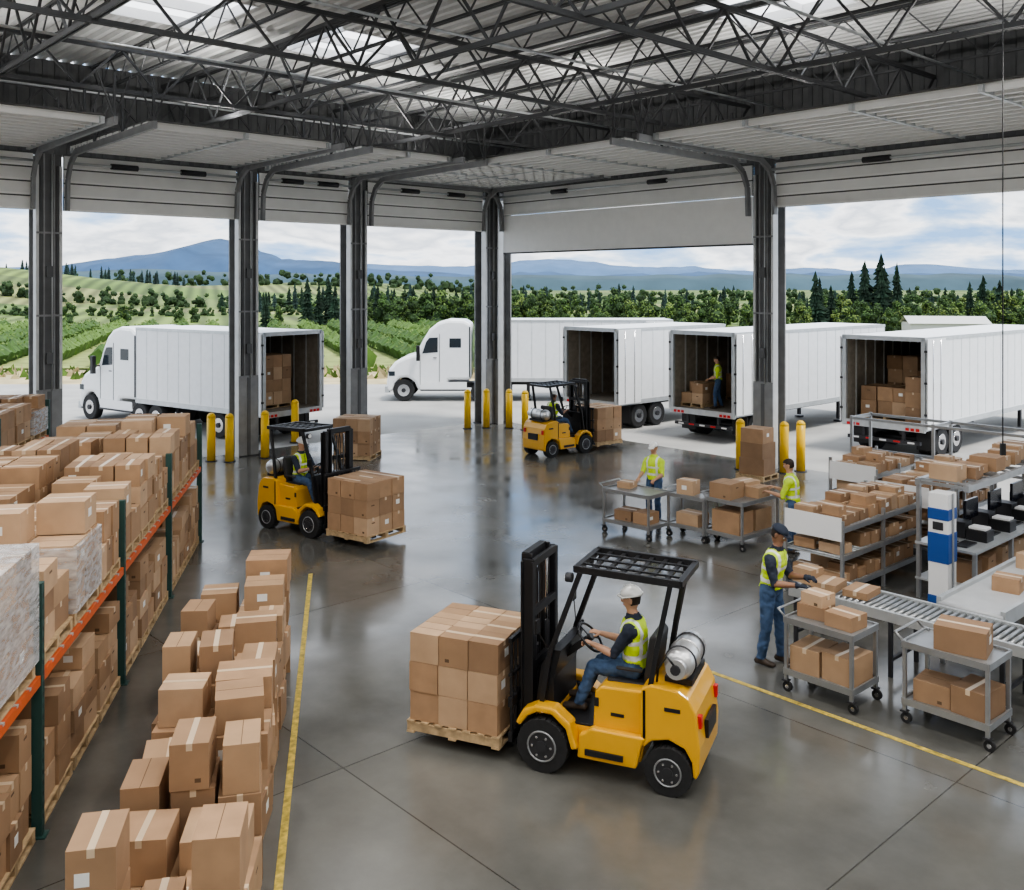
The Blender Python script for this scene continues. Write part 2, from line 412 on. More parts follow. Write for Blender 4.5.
    for i in range(nv):
        g = TG[i]
        if g == 'torso':
            if u[i] < .01: m = pants
            elif abs(lt[i]) > .165: m = shirt
            elif u[i] > .485 and abs(lt[i]) < .075: m = shirt
            elif vest:
                if .10 < u[i] < .15 or .26 < u[i] < .30: m = 'reflective'
                elif u[i] > .15 and .085 < abs(lt[i]) < .12: m = 'reflective'
                elif abs(lt[i]) < .012 and fr[i] > 0: m = shirt
                else: m = vest
            else: m = shirt
        elif g == 'uarm': m = shirt
        elif g == 'farm': m = shirt if longsleeve else skin
        elif g == 'hand': m = 'navy' if gloves else skin
        elif g in ('thigh', 'shin'): m = pants
        elif g == 'foot': m = 'shoe'
        elif g == 'head': m = 'hair' if (hl[i][2] > .062 or (hl[i][0] < -.012 and hl[i][2] > -.045 and abs(hl[i][1]) < .079) or (hl[i][0] < .03 and hl[i][2] > .035)) else skin
        else: m = skin
        mt[i] = m
    push = np.zeros(nv)
    for i in range(nv):
        m = mt[i]
        if m in (vest, 'reflective'): push[i] = .018
        elif m in (shirt, pants): push[i] = .008
        elif m == 'hair': push[i] = .010
        if m in (shirt, pants, vest, 'reflective'):
            push[i] += .013*noise.noise(V(co[i])*11)+.007*noise.noise(V(co[i])*27)
    co = co+no*push[:, None]
    o = MB()
    o.v = [tuple(c) for c in co]; o.f = faces
    for f in faces:
        o.m.append(o.slot(mt[f[0]])); o.s.append(True)
    hm = 'navy' if gloves else skin
    for Wr, hd, pn, la, sy in handinfo:
        for k, (off, ln) in enumerate(((-.03, .8), (-.010, .95), (.010, 1.0), (.03, .92))):
            p = Wr+hd*.085+la*off*(1 if sy > 0 else -1); pts = [p-hd*.02]; d = hd.copy(); pts.append(p)
            for s_, a_ in zip((.042, .027, .022), (18+3*k, 42, 38)):
                an = math.radians(a_*curl)
                ax = hd.cross(pn).normalized(); d = (Matrix.Rotation(an, 3, ax) @ d).normalized()
                p = p+d*s_*ln; pts.append(p)
            o.tube(pts, [.0095, .0095, .009, .0082, .006], hm, 8)
        th = la*(-1 if sy > 0 else 1); p = Wr+hd*.025+th*.022
        p1 = p+(hd*.6+th*.75+pn*.35).normalized()*.042; p2 = p1+(hd*.85+th*.15+pn*.5).normalized()*.034; p3 = p2+(hd+pn*.6-th*.15).normalized()*.024
        o.tube([p, p1, p2, p3], [.014, .0115, .0105, .007], hm, 8)
    for sy in (-1, 1):
        o.sph(h(.079, sy*.03, .012), .0125, 'eye', 10); o.sph(h(.0885, sy*.031, .012), .0055, 'black', 8)
        o.tube([h(.088, sy*.016, .034), h(.093, sy*.03, .039), h(.08, sy*.046, .034)], .0038, 'hair', 6)
    o.tube([h(.077, -.024, -.056), h(.089, -.008, -.053), h(.089, .008, -.053), h(.077, .024, -.056)], .0048, 'lip', 6)
    if gear == 'helmet':
        hmt = HM @ T(-.008, 0, .045)
        o.sph((0, 0, 0), 1, 'helmet', 24, sc=(.122, .102, .105), M=hmt, zmin=0)
        o.loft([(hmt @ V((.0, 0, -.004)), .105, .128), (hmt @ V((.002, 0, .008)), .105, .13)], HM.to_3x3() @ V((0, 1, 0)), 'helmet', 24)
        o.loft([(hmt @ V((.035, 0, -.006)), .08, .122), (hmt @ V((.035, 0, .004)), .08, .122)], HM.to_3x3() @ V((0, 1, 0)), 'helmet', 20)
        o.tube([hmt @ V((-.1, 0, .04)), hmt @ V((-.05, 0, .095)), hmt @ V((0, 0, .108)), hmt @ V((.06, 0, .093)), hmt @ V((.11, 0, .03))], .008, 'helmet', 6)
    if gear in ('cap', 'capwhite'):
        cm = 'navy' if gear == 'cap' else 'helmet'; hmt = HM @ T(-.008, 0, .05)
        o.sph((0, 0, 0), 1, cm, 24, sc=(.112, .093, .085), M=hmt, zmin=0)
        o.loft([(hmt @ V((.09, 0, -.004)), .07, .075), (hmt @ V((.09, 0, .004)), .07, .075)], HM.to_3x3() @ V((0, 1, 0)), cm, 20)
    return o.obj(name, M=M @ Matrix.Scale(scale, 4), recalc=False)

# ---------------------------------------------------------------- frames of reference
C0 = V((-.62, 34.7, 0)); BANG = -47.6
B = T(C0.x, C0.y) @ RZ(BANG)     # building axes: x along dock wall, y outward (floor y<0), corner at origin
RK = RZ(10.25)                    # storage rack axes
ZD = 10.8

# ---------------------------------------------------------------- building shell
BX, BY = 34, -31
mb = MB(); mb.bx(-.35, BX, BY, .35, -.3, 0, 'floor'); mb.obj('floor', M=B)
mb = MB(); mb.bx(BX, BX+.2, BY, .3, 0, ZD, 'wallpaint'); mb.obj('wall_right', M=B)
mb = MB(); mb.bx(-.3, BX+.2, BY-.2, BY, 0, ZD, 'wallpaint'); mb.obj('wall_back', M=B)
mb = MB(); mb.bx(-.3, -.1, BY, .3, 8.35, ZD, 'upperwall')
for i in range(100): mb.bx(-.1, -.07, BY+.3*i, BY+.3*i+.12, 8.35, ZD, 'column_dark')
mb.obj('wall_left', M=B)
mb = MB(); mb.bx(-.1, BX, .1, .3, 8.35, ZD, 'upperwall')
for i in range(112): mb.bx(.3*i, .3*i+.12, .07, .1, 8.35, ZD, 'column_dark')
mb.obj('wall_front', M=B)

lcols = [-6.09, -9.9, -15.36, -21, -26.5]; rcols = [11.48, 22.2, 33]
def column(mb, x, y, rot, wide=False):
    M0 = mb.M; mb.M = mb.M @ T(x, y) @ RZ(rot); H = 8.33
    w = .62
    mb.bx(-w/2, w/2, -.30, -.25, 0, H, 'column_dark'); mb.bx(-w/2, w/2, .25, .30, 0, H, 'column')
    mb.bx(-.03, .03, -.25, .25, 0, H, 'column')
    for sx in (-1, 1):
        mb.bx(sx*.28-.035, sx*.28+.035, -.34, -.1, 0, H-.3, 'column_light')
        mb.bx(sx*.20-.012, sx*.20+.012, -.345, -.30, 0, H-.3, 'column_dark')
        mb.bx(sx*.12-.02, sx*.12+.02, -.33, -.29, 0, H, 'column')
    mb.bx(-w/2, w/2, -.36, -.30, 0, 2.3, 'column'); mb.bx(-.05, .05, -.375, -.3, 0, 2.3, 'column_dark')
    mb.bx(-w/2, w/2, -.4, .36, 0, .03, 'darkmetal')
    for z in (2.3, 4.2, 6.3): mb.bx(-w/2, w/2, -.35, -.3, z, z+.05, 'column')
    for z in (3.0, 5.2): mb.bx(-.08, .08, -.40, -.33, z, z+.28, 'column_dark')
    mb.cyl((.06, -.36, 2.3), (.06, -.36, H), .018, 'galv', n=8)
    mb.M = M0
for y in lcols:
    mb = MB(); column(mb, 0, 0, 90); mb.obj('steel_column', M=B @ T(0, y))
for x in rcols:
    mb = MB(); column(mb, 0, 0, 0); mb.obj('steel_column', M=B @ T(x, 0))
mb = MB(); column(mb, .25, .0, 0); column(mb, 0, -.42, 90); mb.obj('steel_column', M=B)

def dock_door(name, length, M, low=6.95, white=False):
    """local: x along the opening 0..length, y inward negative"""
    g = group(name, B @ M); mb = MB()
    ztop = 8.35
    if white:
        mb.bx(0, length, -.30, -.22, low, low+1.3, 'panel_white'); mb.bx(0, length, -.31, -.21, low-.05, low, 'panel_gap')
        z = low+1.32
    else: z = low
    n = max(2, int((ztop-z)/.30)); hgt = (ztop-z)/n
    for i in range(n):
        mb.bx(0, length, -.30, -.24, z+i*hgt, z+(i+1)*hgt-.035, 'panel')
        mb.bx(0, length, -.34, -.30, z+i*hgt, z+i*hgt+.05, 'panel_white')
    mb.bx(0, length, -.28, -.2, z, ztop, 'panel_gap')
    mb.obj('header_panels', g)
    mb = MB()
    zs = 8.5; nn = 12; D = 5.2
    for i in range(nn):
        y1 = -.45-D*i/nn; y0 = -.45-D*(i+1)/nn+.11
        mb.bx(.1, length-.1, y0, y1, zs, zs+.05, 'panel')
        mb.bx(.1, length-.1, y0, y0+.09, zs-.10, zs, 'panel_white'); mb.bx(.1, length-.1, y1-.05, y1, zs-.06, zs, 'panel')
    mb.bx(.1, length-.1, -.45-D, -.45, zs+.05, zs+.08, 'panel_gap')
    k = max(2, int(length/2.5))
    for i in range(k+1):
        x = .15+(length-.3)*i/k; mb.bx(x-.04, x+.04, -.45-D, -.4, zs-.12, zs+.02, 'galv')
    mb.obj('stowed_panels', g)
    mb = MB()
    for x in (.04, length-.04):
        pts = [(x, -.42, 6.9), (x, -.46, 7.7), (x, -.68, 8.1), (x, -1.1, 8.34), (x, -6.1, 8.40)]
        for a, c in zip(pts[:-1], pts[1:]): mb.beam(a, c, .08, .16, 'column')
        for yy in (-2.4, -4.2, -6.0):
            mb.beam((x, yy, 8.45), (x, yy, 9.4), .05, .05, 'truss'); mb.beam((x, yy, 8.45), (x+.35, yy, 9.4), .03, .03, 'truss'); mb.beam((x, yy, 8.45), (x-.35, yy, 9.4), .03, .03, 'truss')
    mb.cyl((.05, -.6, 8.1), (length-.05, -.6, 8.1), .035, 'galv')
    for xx in (length*.3, length*.7): mb.cyl((xx-.35, -.6, 8.1), (xx+.35, -.6, 8.1), .075, 'darkmetal')
    mb.obj('door_tracks', g)
dock_door('door_1', 10.3, T(.8, 0), low=6.15, white=True)
dock_door('door_2', 10.0, T(11.85, 0), low=7.1)
dock_door('door_3', 10.1, T(22.6, 0), low=7.1)
def side(y_end): return T(0, y_end) @ RZ(90)
prev = -.85
for i, c in enumerate(lcols):
    L = (prev)-(c+.37); dock_door('door_%d' % (i+4), L, side(c+.37), low=6.9); prev = c-.37

# roof deck with corrugation and skylight openings
mb = MB()
sky = [(6.3, -10.1), (6.6, -14.6), (15.2, -5.7), (15.2, -14.5), (15.2, -23.3), (24, -10.1), (24, -18.9), (6.6, -23.3), (10.8, -18.9), (19.6, -10.1), (19.6, -18.9), (28, -14.5)]  # only the first two are actual skylights; the rest are added for light
SW, SD = 2.5, 2.1
pit = .3; X0, X1 = -.3, BX+.2; Y0, Y1 = BY-.2, .3
nrib = int((Y1-Y0)/pit)
for i in range(nrib):
    y = Y0+i*pit
    cuts = sorted([(sx-SW/2, sx+SW/2) for sx, sy in sky if y+pit > sy-SD/2 and y < sy+SD/2])
    a = X0; segs = []
    for c in cuts: segs.append((a, c[0])); a = c[1]
    segs.append((a, X1))
    for (a, b_) in segs:
        mb.add([(a, y, ZD+.1), (a, y+.12, ZD+.1), (a, y+.15, ZD), (a, y+.27, ZD), (a, y+.3, ZD+.1), (b_, y, ZD+.1), (b_, y+.12, ZD+.1), (b_, y+.15, ZD), (b_, y+.27, ZD), (b_, y+.3, ZD+.1)],
               [(0, 1, 6, 5), (1, 2, 7, 6), (2, 3, 8, 7), (3, 4, 9, 8)], 'deck')
mb.obj('ceiling', M=B, recalc=False)
for i, (sx, sy) in enumerate(sky):
    g = group('window_%d' % (i+1), B @ T(sx, sy, ZD))
    mb = MB(); mb.add([(-SW/2, -SD/2, .2), (SW/2, -SD/2, .2), (SW/2, SD/2, .2), (-SW/2, SD/2, .2)], [(0, 1, 2, 3)], 'skylight'); mb.obj('skylight_pane', g)
    mb = MB()
    for a in ((-SW/2-.05, -SW/2, -SD/2-.05, SD/2+.05), (SW/2, SW/2+.05, -SD/2-.05, SD/2+.05), (-SW/2, SW/2, -SD/2-.05, -SD/2), (-SW/2, SW/2, SD/2, SD/2+.05), (-.03, .03, -SD/2, SD/2)):
        mb.bx(a[0], a[1], a[2], a[3], -.02, .24, 'white')
    mb.obj('skylight_curb', g)

# trusses
def truss(mb, p0, p1, zt, zb, panel, cw=.11, web=.045, gap=.035):
    p0 = V((*p0, 0)); p1 = V((*p1, 0)); d = p1-p0; L = d.length; u = d/L; n = max(2, int(L/panel)); side_ = V((-u.y, u.x, 0))
    for z in (zt, zb):
        for sg in (-1, 1):
            mb.beam(p0+side_*sg*gap+V((0, 0, z)), p1+side_*sg*gap+V((0, 0, z)), .03, cw, 'truss')
    for i in range(n):
        a = p0+u*(L*i/n); m = p0+u*(L*(i+.5)/n); c = p0+u*(L*(i+1)/n)
        mb.beam(a+V((0, 0, zt)), m+V((0, 0, zb)), web, web, 'truss'); mb.beam(m+V((0, 0, zb)), c+V((0, 0, zt)), web, web, 'truss')
mb = MB()
y = -1.2
while y > -30.5:
    truss(mb, (0, y), (BX, y), ZD-.06, ZD-.75, 1.3, .05, .028); y -= 2.6
mb.obj('roof_joists', M=B)
mb = MB()
for x in [.4, 5.6, 10.8, 16, 21.2, 26.4, 31.6]: truss(mb, (x, BY), (x, 0), ZD-.8, ZD-1.7, 1.7, .085, .045)
mb.obj('roof_girders', M=B)
mb = MB()
for y in (-6.8, -12.3, -17.8, -23.5): truss(mb, (0, y), (BX, y), ZD-.3, ZD-1.65, 2.1, .09, .045)
for k in range(7):
    mb.cyl((k*5.2+1.5, 0, ZD-1.0), (k*5.2+1.5, BY, ZD-1.0), .03, 'galv', n=8)
mb.obj('roof_main_truss', M=B)
# high-bay luminaires added to brighten the hall, skipped wherever they would be in view
def lamp(g, nm, en, rx, zz, sx=1.3):
    ld = bpy.data.lights.new(nm, 'AREA'); ld.shape = 'RECTANGLE'; ld.size = sx; ld.size_y = .22; ld.energy = en; ld.color = (1, .98, .95)
    lo = bpy.data.objects.new(nm, ld); scene.collection.objects.link(lo); lo.parent = g; lo.location = (0, 0, zz); lo.rotation_euler = (math.radians(rx), 0, 0)
for ix in range(5):
    for iy in range(5):
        x = 5+6.2*ix; y = -4.4-5.6*iy
        wp = B @ V((x, y, 9.9))
        if wp.y > 14 and abs(wp.x/wp.y) < .6: continue
        g = group('high_bay_fill_lamp', B @ T(x, y, 9.7))
        mb = MB(); mb.bx(-.7, .7, -.14, .14, 0, .07, 'darkmetal'); mb.bx(-.66, .66, -.11, .11, -.01, 0, 'lamp')
        mb.cyl((-.5, 0, .07), (-.5, 0, 1.0), .008, 'truss', n=6); mb.cyl((.5, 0, .07), (.5, 0, 1.0), .008, 'truss', n=6)
        mb.obj('fill_lamp_housing', g)
        lamp(g, 'fill_downlight', 215, 0, -.02)
# unseen uplights added on top of the stowed doors to brighten the roof deck
for (x, y, r) in ((3, -4.5, 0), (8.5, -4.5, 0), (14.5, -4.5, 0), (19.5, -4.5, 0), (4.4, -8.2, 90), (4.4, -13, 90), (4.4, -18.5, 90)):
    g = group('roof_fill_light', B @ T(x, y, 8.62) @ RZ(r))
    mb = MB(); mb.bx(-.7, .7, -.12, .12, 0, .1, 'darkmetal'); mb.bx(-.66, .66, -.1, .1, .1, .11, 'white'); mb.obj('fill_lamp_housing', g)
    lamp(g, 'fill_uplight', 90, 180, .13)

# bollards
for (x, y) in [(-8.55, 27.0), (-8.0, 26.9), (-7.15, 27.5), (-1.55, 33.1), (-.9, 33.3), (-.1, 33.2), (.45, 32.8), (6.2, 25.8), (7.25, 25.3), (7.75, 25.5), (-12.0, 23.2), (-5.1, 32.6), (-6.9, 30.2)]:
    mb = MB(); mb.cyl((0, 0, 0), (0, 0, 1.25), .12, 'bollard', n=20); mb.sph((0, 0, 1.25), .12, 'bollard', 20, zmin=0); mb.cyl((0, 0, 0), (0, 0, .02), .17, 'darkmetal', n=20)
    mb.obj('safety_bollard', M=T(x, y))

# floor marking
mb = MB(); mb.bx(-.54, -.47, 2, 16.8, .001, .004, 'yline', RK); mb.obj('floor_marking_aisle')
mb = MB(); mb.bx(17.8, 27, -12.80, -12.73, .001, .004, 'yline'); mb.obj('floor_marking_work_area', M=B)

# ---------------------------------------------------------------- forklift
def wheel(mb, c, r, w, side_):
    c = V(c); a = V((0, w/2, 0))
    mb.cyl(c-a, c+a, r, 'rubber', n=32); mb.torus(c+a*.75, (0, 1, 0), r*.9, r*.1, 'rubber', 32); mb.torus(c-a*.75, (0, 1, 0), r*.9, r*.1, 'rubber', 32)
    o = V((0, side_*(w/2), 0))
    mb.cyl(c+o*.9, c+o*1.04, r*.58, 'rim', n=24); mb.torus(c+o*1.04, (0, 1, 0), r*.56, r*.04, 'steel', 24)
    mb.cyl(c+o*1.0, c+o*1.2, r*.22, 'darkmetal', n=16)
    for k in range(6):
        t = k*math.pi/3; q = c+o*1.02+V((math.cos(t)*r*.38, 0, math.sin(t)*r*.38)); mb.cyl(q, q+o*.15, r*.05, 'chrome', n=8)
    for k in range(26):
        t = k*2*math.pi/26; d = V((math.cos(t), 0, math.sin(t)))
        mb.beam(c+d*r*.99-a*.95, c+d*r*.99+a*.95, .012, .02, 'rubber')
MX = -.12
def forklift(M):
    g = group('forklift', M)
    mb = MB()
    mb.prism([(.10, .22), (.14, .5), (.08, .62), (-.04, .62), (-.08, .50), (-.5, .50), (-.52, .86), (-.58, .92), (-1.06, .94), (-1.06, .5), (-1.0, .22)], -.40, .40, 'yellow')
    for s in (-1, 1):
        pts = [(.30, .46), (.22, .60), (.08, .67), (-.12, .67), (-.3, .54), (-.38, .30), (-.31, .28), (-.25, .48), (-.1, .60), (.06, .60), (.17, .54), (.25, .43)]
        mb.prism(pts, s*.36 if s > 0 else -.54, .54 if s > 0 else -.36, 'yellow')
        mb.prism([(-.36, .20), (-.98, .20), (-1.03, .42), (-1.08, .52), (-.5, .52), (-.44, .46), (-.38, .44)], s*.40 if s > 0 else -.5, .5 if s > 0 else -.40, 'yellow')
    mb.obj('chassis', g, bevel=.02)
    mb = MB()
    cw = [(-1.02, .50), (-1.02, 1.0), (-1.12, 1.05), (-1.40, 1.03), (-1.50, .97), (-1.57, .84), (-1.61, .5), (-1.60, .26), (-1.57, .2), (-1.54, .22), (-1.53, .36), (-1.46, .48), (-1.3, .54), (-1.13, .50), (-1.05, .42)]
    mb.prism(cw, -.48, .48, 'yellow'); mb.obj('counterweight', g, bevel=.06)
    mb = MB()
    mb.bx(-1.64, -1.60, -.2, .2, .5, .68, 'black'); mb.bx(-1.5, -1.1, -.3, .3, .2, .5, 'darkmetal')
    for s in (-1, 1):
        mb.bx(-1.615, -1.57, s*.39-.035, s*.39+.035, .68, .80, 'redlight'); mb.bx(-1.07, -1.045, -.488, .488, .5, .99, 'black')
        mb.bx(-.85, -.45, s*.505-.012 if s > 0 else -.52, .52 if s > 0 else -.49, .25, .31, 'black')
        mb.box((-1.34, s*.483, .84), (.16, .008, .04), 'black')
        mb.box((-.76, s*.403, .66), (.14, .008, .035), 'black'); mb.box((-.54, s*.404, .76), (.05, .01, .09), 'black')
    mb.obj('trim_parts', g, bevel=.006)
    mb = MB()
    mb.bx(-.52, .06, -.4, .4, .49, .515, 'black')
    mb.prism([(.02, .5), (.14, .6), (.08, 1.02), (-.03, 1.20), (-.14, 1.2), (-.06, .9), (-.06, .5)], -.36, .36, 'black')
    mb.beam((-.02, 0, 1.0), (-.3, 0, 1.22), .07, .07, 'black')
    ax = V((-.8, 0, .75)).normalized(); c = V((-.34, 0, 1.25)); mb.torus(c, ax, .17, .014, 'black', 28, 8)
    for t in range(3):
        a = ax.orthogonal().normalized(); q = Matrix.Rotation(t*2.09+.5, 3, ax) @ a; mb.beam(c, c+q*.17, .025, .012, 'black')
    mb.cyl(c-ax*.02, c+ax*.025, .04, 'black', n=14)
    for i in range(3): mb.tube([(-.12, -.16-.06*i, 1.15), (-.16, -.16-.06*i, 1.3)], .008, 'black'); mb.sph((-.16, -.16-.06*i, 1.31), .02, 'black', 8)
    mb.obj('cockpit', g, bevel=.01)
    mb = MB()
    mb.bx(-1.04, -.6, -.24, .24, .88, .95, 'seat')
    mb.prism([(-1.0, .92), (-.98, 1.0), (-1.04, 1.42), (-1.10, 1.45), (-1.14, 1.40), (-1.08, .92)], -.22, .22, 'seat')
    for s in (-1, 1): mb.bx(-.98, -.7, s*.25-.02, s*.25+.02, 1.06, 1.1, 'seat')
    mb.obj('operator_seat', g, bevel=.025)
    mb = MB(); GZ = 2.07
    for s in (-1, 1):
        mb.beam((.06, s*.40, .6), (-.04, s*.40, 1.2), .055, .05, 'black'); mb.beam((-.04, s*.40, 1.2), (-.36, s*.38, GZ-.02), .055, .05, 'black')
        mb.beam((-1.10, s*.42, .98), (-1.17, s*.41, 1.4), .055, .05, 'black'); mb.beam((-1.17, s*.41, 1.4), (-1.30, s*.38, GZ-.02), .055, .05, 'black')
        mb.beam((-.30, s*.38, GZ+.01), (-1.40, s*.38, GZ-.02), .05, .07, 'black')
        mb.beam((-.02, s*.45, 1.25), (.04, s*.56, 1.45), .012, .012, 'black'); mb.box((.04, s*.57, 1.50), (.025, .10, .14), 'black')
        mb.cyl((-.26, s*.34, GZ-.1), (-.19, s*.34, GZ-.1), .05, 'darkmetal', n=14); mb.cyl((-.19, s*.34, GZ-.1), (-.185, s*.34, GZ-.1), .042, 'white', n=14)
    for i in range(8):
        x = -.31-1.08*i/7; mb.beam((x, -.38, GZ+.005-.004*i), (x, .38, GZ+.005-.004*i), .06 if i in (0, 7) else .045, .06 if i in (0, 7) else .03, 'black')
    for yy in (-.2, 0, .2): mb.beam((-.31, yy, GZ+.02), (-1.39, yy, GZ-.01), .03, .02, 'black')
    mb.obj('overhead_guard', g, bevel=.006)
    mb = MB()
    mb.loft([((-1.36, -.38, 1.22), .06, .06), ((-1.36, -.35, 1.22), .13, .13), ((-1.36, -.30, 1.22), .15, .15), ((-1.36, .28, 1.22), .15, .15), ((-1.36, .33, 1.22), .13, .13), ((-1.36, .36, 1.22), .06, .06)], (1, 0, 0), 'alu', 24)
    for s in (-.2, .0, .2): mb.torus((-1.36, s, 1.22), (0, 1, 0), .152, .012, 'darkmetal' if s else 'alu', 24)
    mb.cyl((-1.36, .34, 1.22), (-1.36, .43, 1.22), .1, 'alu', n=18); mb.cyl((-1.36, .38, 1.22), (-1.36, .45, 1.22), .05, 'darkmetal', n=12)
    mb.bx(-1.50, -1.22, -.3, .3, 1.03, 1.09, 'black')
    mb.tube([(-1.36, .42, 1.24), (-1.28, .46, 1.35), (-1.18, .4, 1.2), (-1.15, .35, 1.02)], .012, 'black')
    mb.obj('gas_cylinder', g)
    mb = MB(); mb.M = T(MX, 0)
    for s in (-1, 1):
        mb.bx(.30, .42, s*.32-.022, s*.32+.022, .08, 2.10, 'black'); mb.bx(.29, .31, s*.34-.05, s*.34+.03, .08, 2.08, 'black'); mb.bx(.41, .43, s*.34-.05, s*.34+.03, .08, 2.08, 'black')
        mb.bx(.34, .46, s*.255-.018, s*.255+.018, .12, 2.14, 'black')
        mb.cyl((.35, s*.19, .15), (.35, s*.19, 1.3), .032, 'darkmetal'); mb.cyl((.35, s*.19, 1.3), (.35, s*.19, 2.0), .018, 'chrome')
        mb.cyl((.3, s*.3, .55), (.1, s*.3, .55), .035, 'darkmetal')
        mb.bx(.43, .44, s*.09-.015, s*.09+.015, .5, 2.0, 'darkmetal')
        mb.tube([(.40, s*.05, .4), (.40, s*.05, 1.9), (.36, s*.06, 2.02), (.33, s*.07, 1.9), (.33, s*.07, .9)], .01, 'black')
    for z in (.14, .95, 1.5, 2.02): mb.bx(.29, .33, -.33, .33, z, z+.08, 'black')
    mb.bx(.38, .46, -.26, .26, 2.06, 2.15, 'black'); mb.bx(.36, .40, -.045, .045, .15, 1.1, 'darkmetal')
    mb.obj('mast', g, bevel=.004)
    mb = MB(); mb.M = T(MX, 0)
    for z in (.22, .58): mb.bx(.47, .52, -.5, .5, z, z+.1, 'black')
    for i in range(9):
        y = -.46+.92*i/8; mb.bx(.48, .51, y-.012, y+.012, .3, 1.28, 'black')
    mb.bx(.475, .515, -.5, .5, 1.25, 1.3, 'black'); mb.bx(.475, .515, -.5, .5, .9, .93, 'black')
    for s in (-.24, .24): mb.bx(.52, .57, s-.05, s+.05, .165, .68, 'darkmetal'); mb.bx(.52, 1.6, s-.05, s+.05, .165, .195, 'darkmetal')
    mb.obj('fork_carriage', g, bevel=.004)
    mb = MB()
    for s in (-1, 1): wheel(mb, (0, s*.46, .27), .27, .19, s); wheel(mb, (-1.3, s*.42, .235), .235, .17, s)
    mb.obj('wheels', g)
    return g
def fork_load(M, nz=3, h=.33, nx=3, ny=3):
    mb = MB(); load(mb, 1.15+MX, 0, .13, 1.1, 1.1, nx, ny, nz, h, jit=.02); return mb.obj('pallet_of_cartons', M=M)
F1 = T(.52, 10.25) @ RZ(157); F2 = T(-3.70, 19.2) @ RZ(-35); F3 = T(1.85, 28.7) @ RZ(40)
drv = dict(pelvis=(-.84, 0, 1.03), lean=(.06, 0, 1), hands=[(-.42, .15, 1.24), (-.42, -.13, 1.26)], feet=[(-.27, .15, .61), (-.22, -.15, .61)], curl=1.5, gear='helmet', elbow_pole=(-.2, 0, -1), palm=(.5, 0, -.8))
for F in (F1, F2, F3): forklift(F)
fork_load(F1, 3, .32); fork_load(F2, 3, .33); fork_load(F3, 3, .34)
person('forklift_driver', F1, headpitch=6, **drv)
person('forklift_driver', F2, skin='skin', headpitch=5, **drv)
person('forklift_driver', F3, skin='skin2', **drv)
mb = MB(); load(mb, 0, 0, 0, 1.15, 1.05, 3, 3, 3, .35, jit=.02); mb.obj('pallet_of_cartons', M=T(-4.5, 27.6) @ RZ(-10))
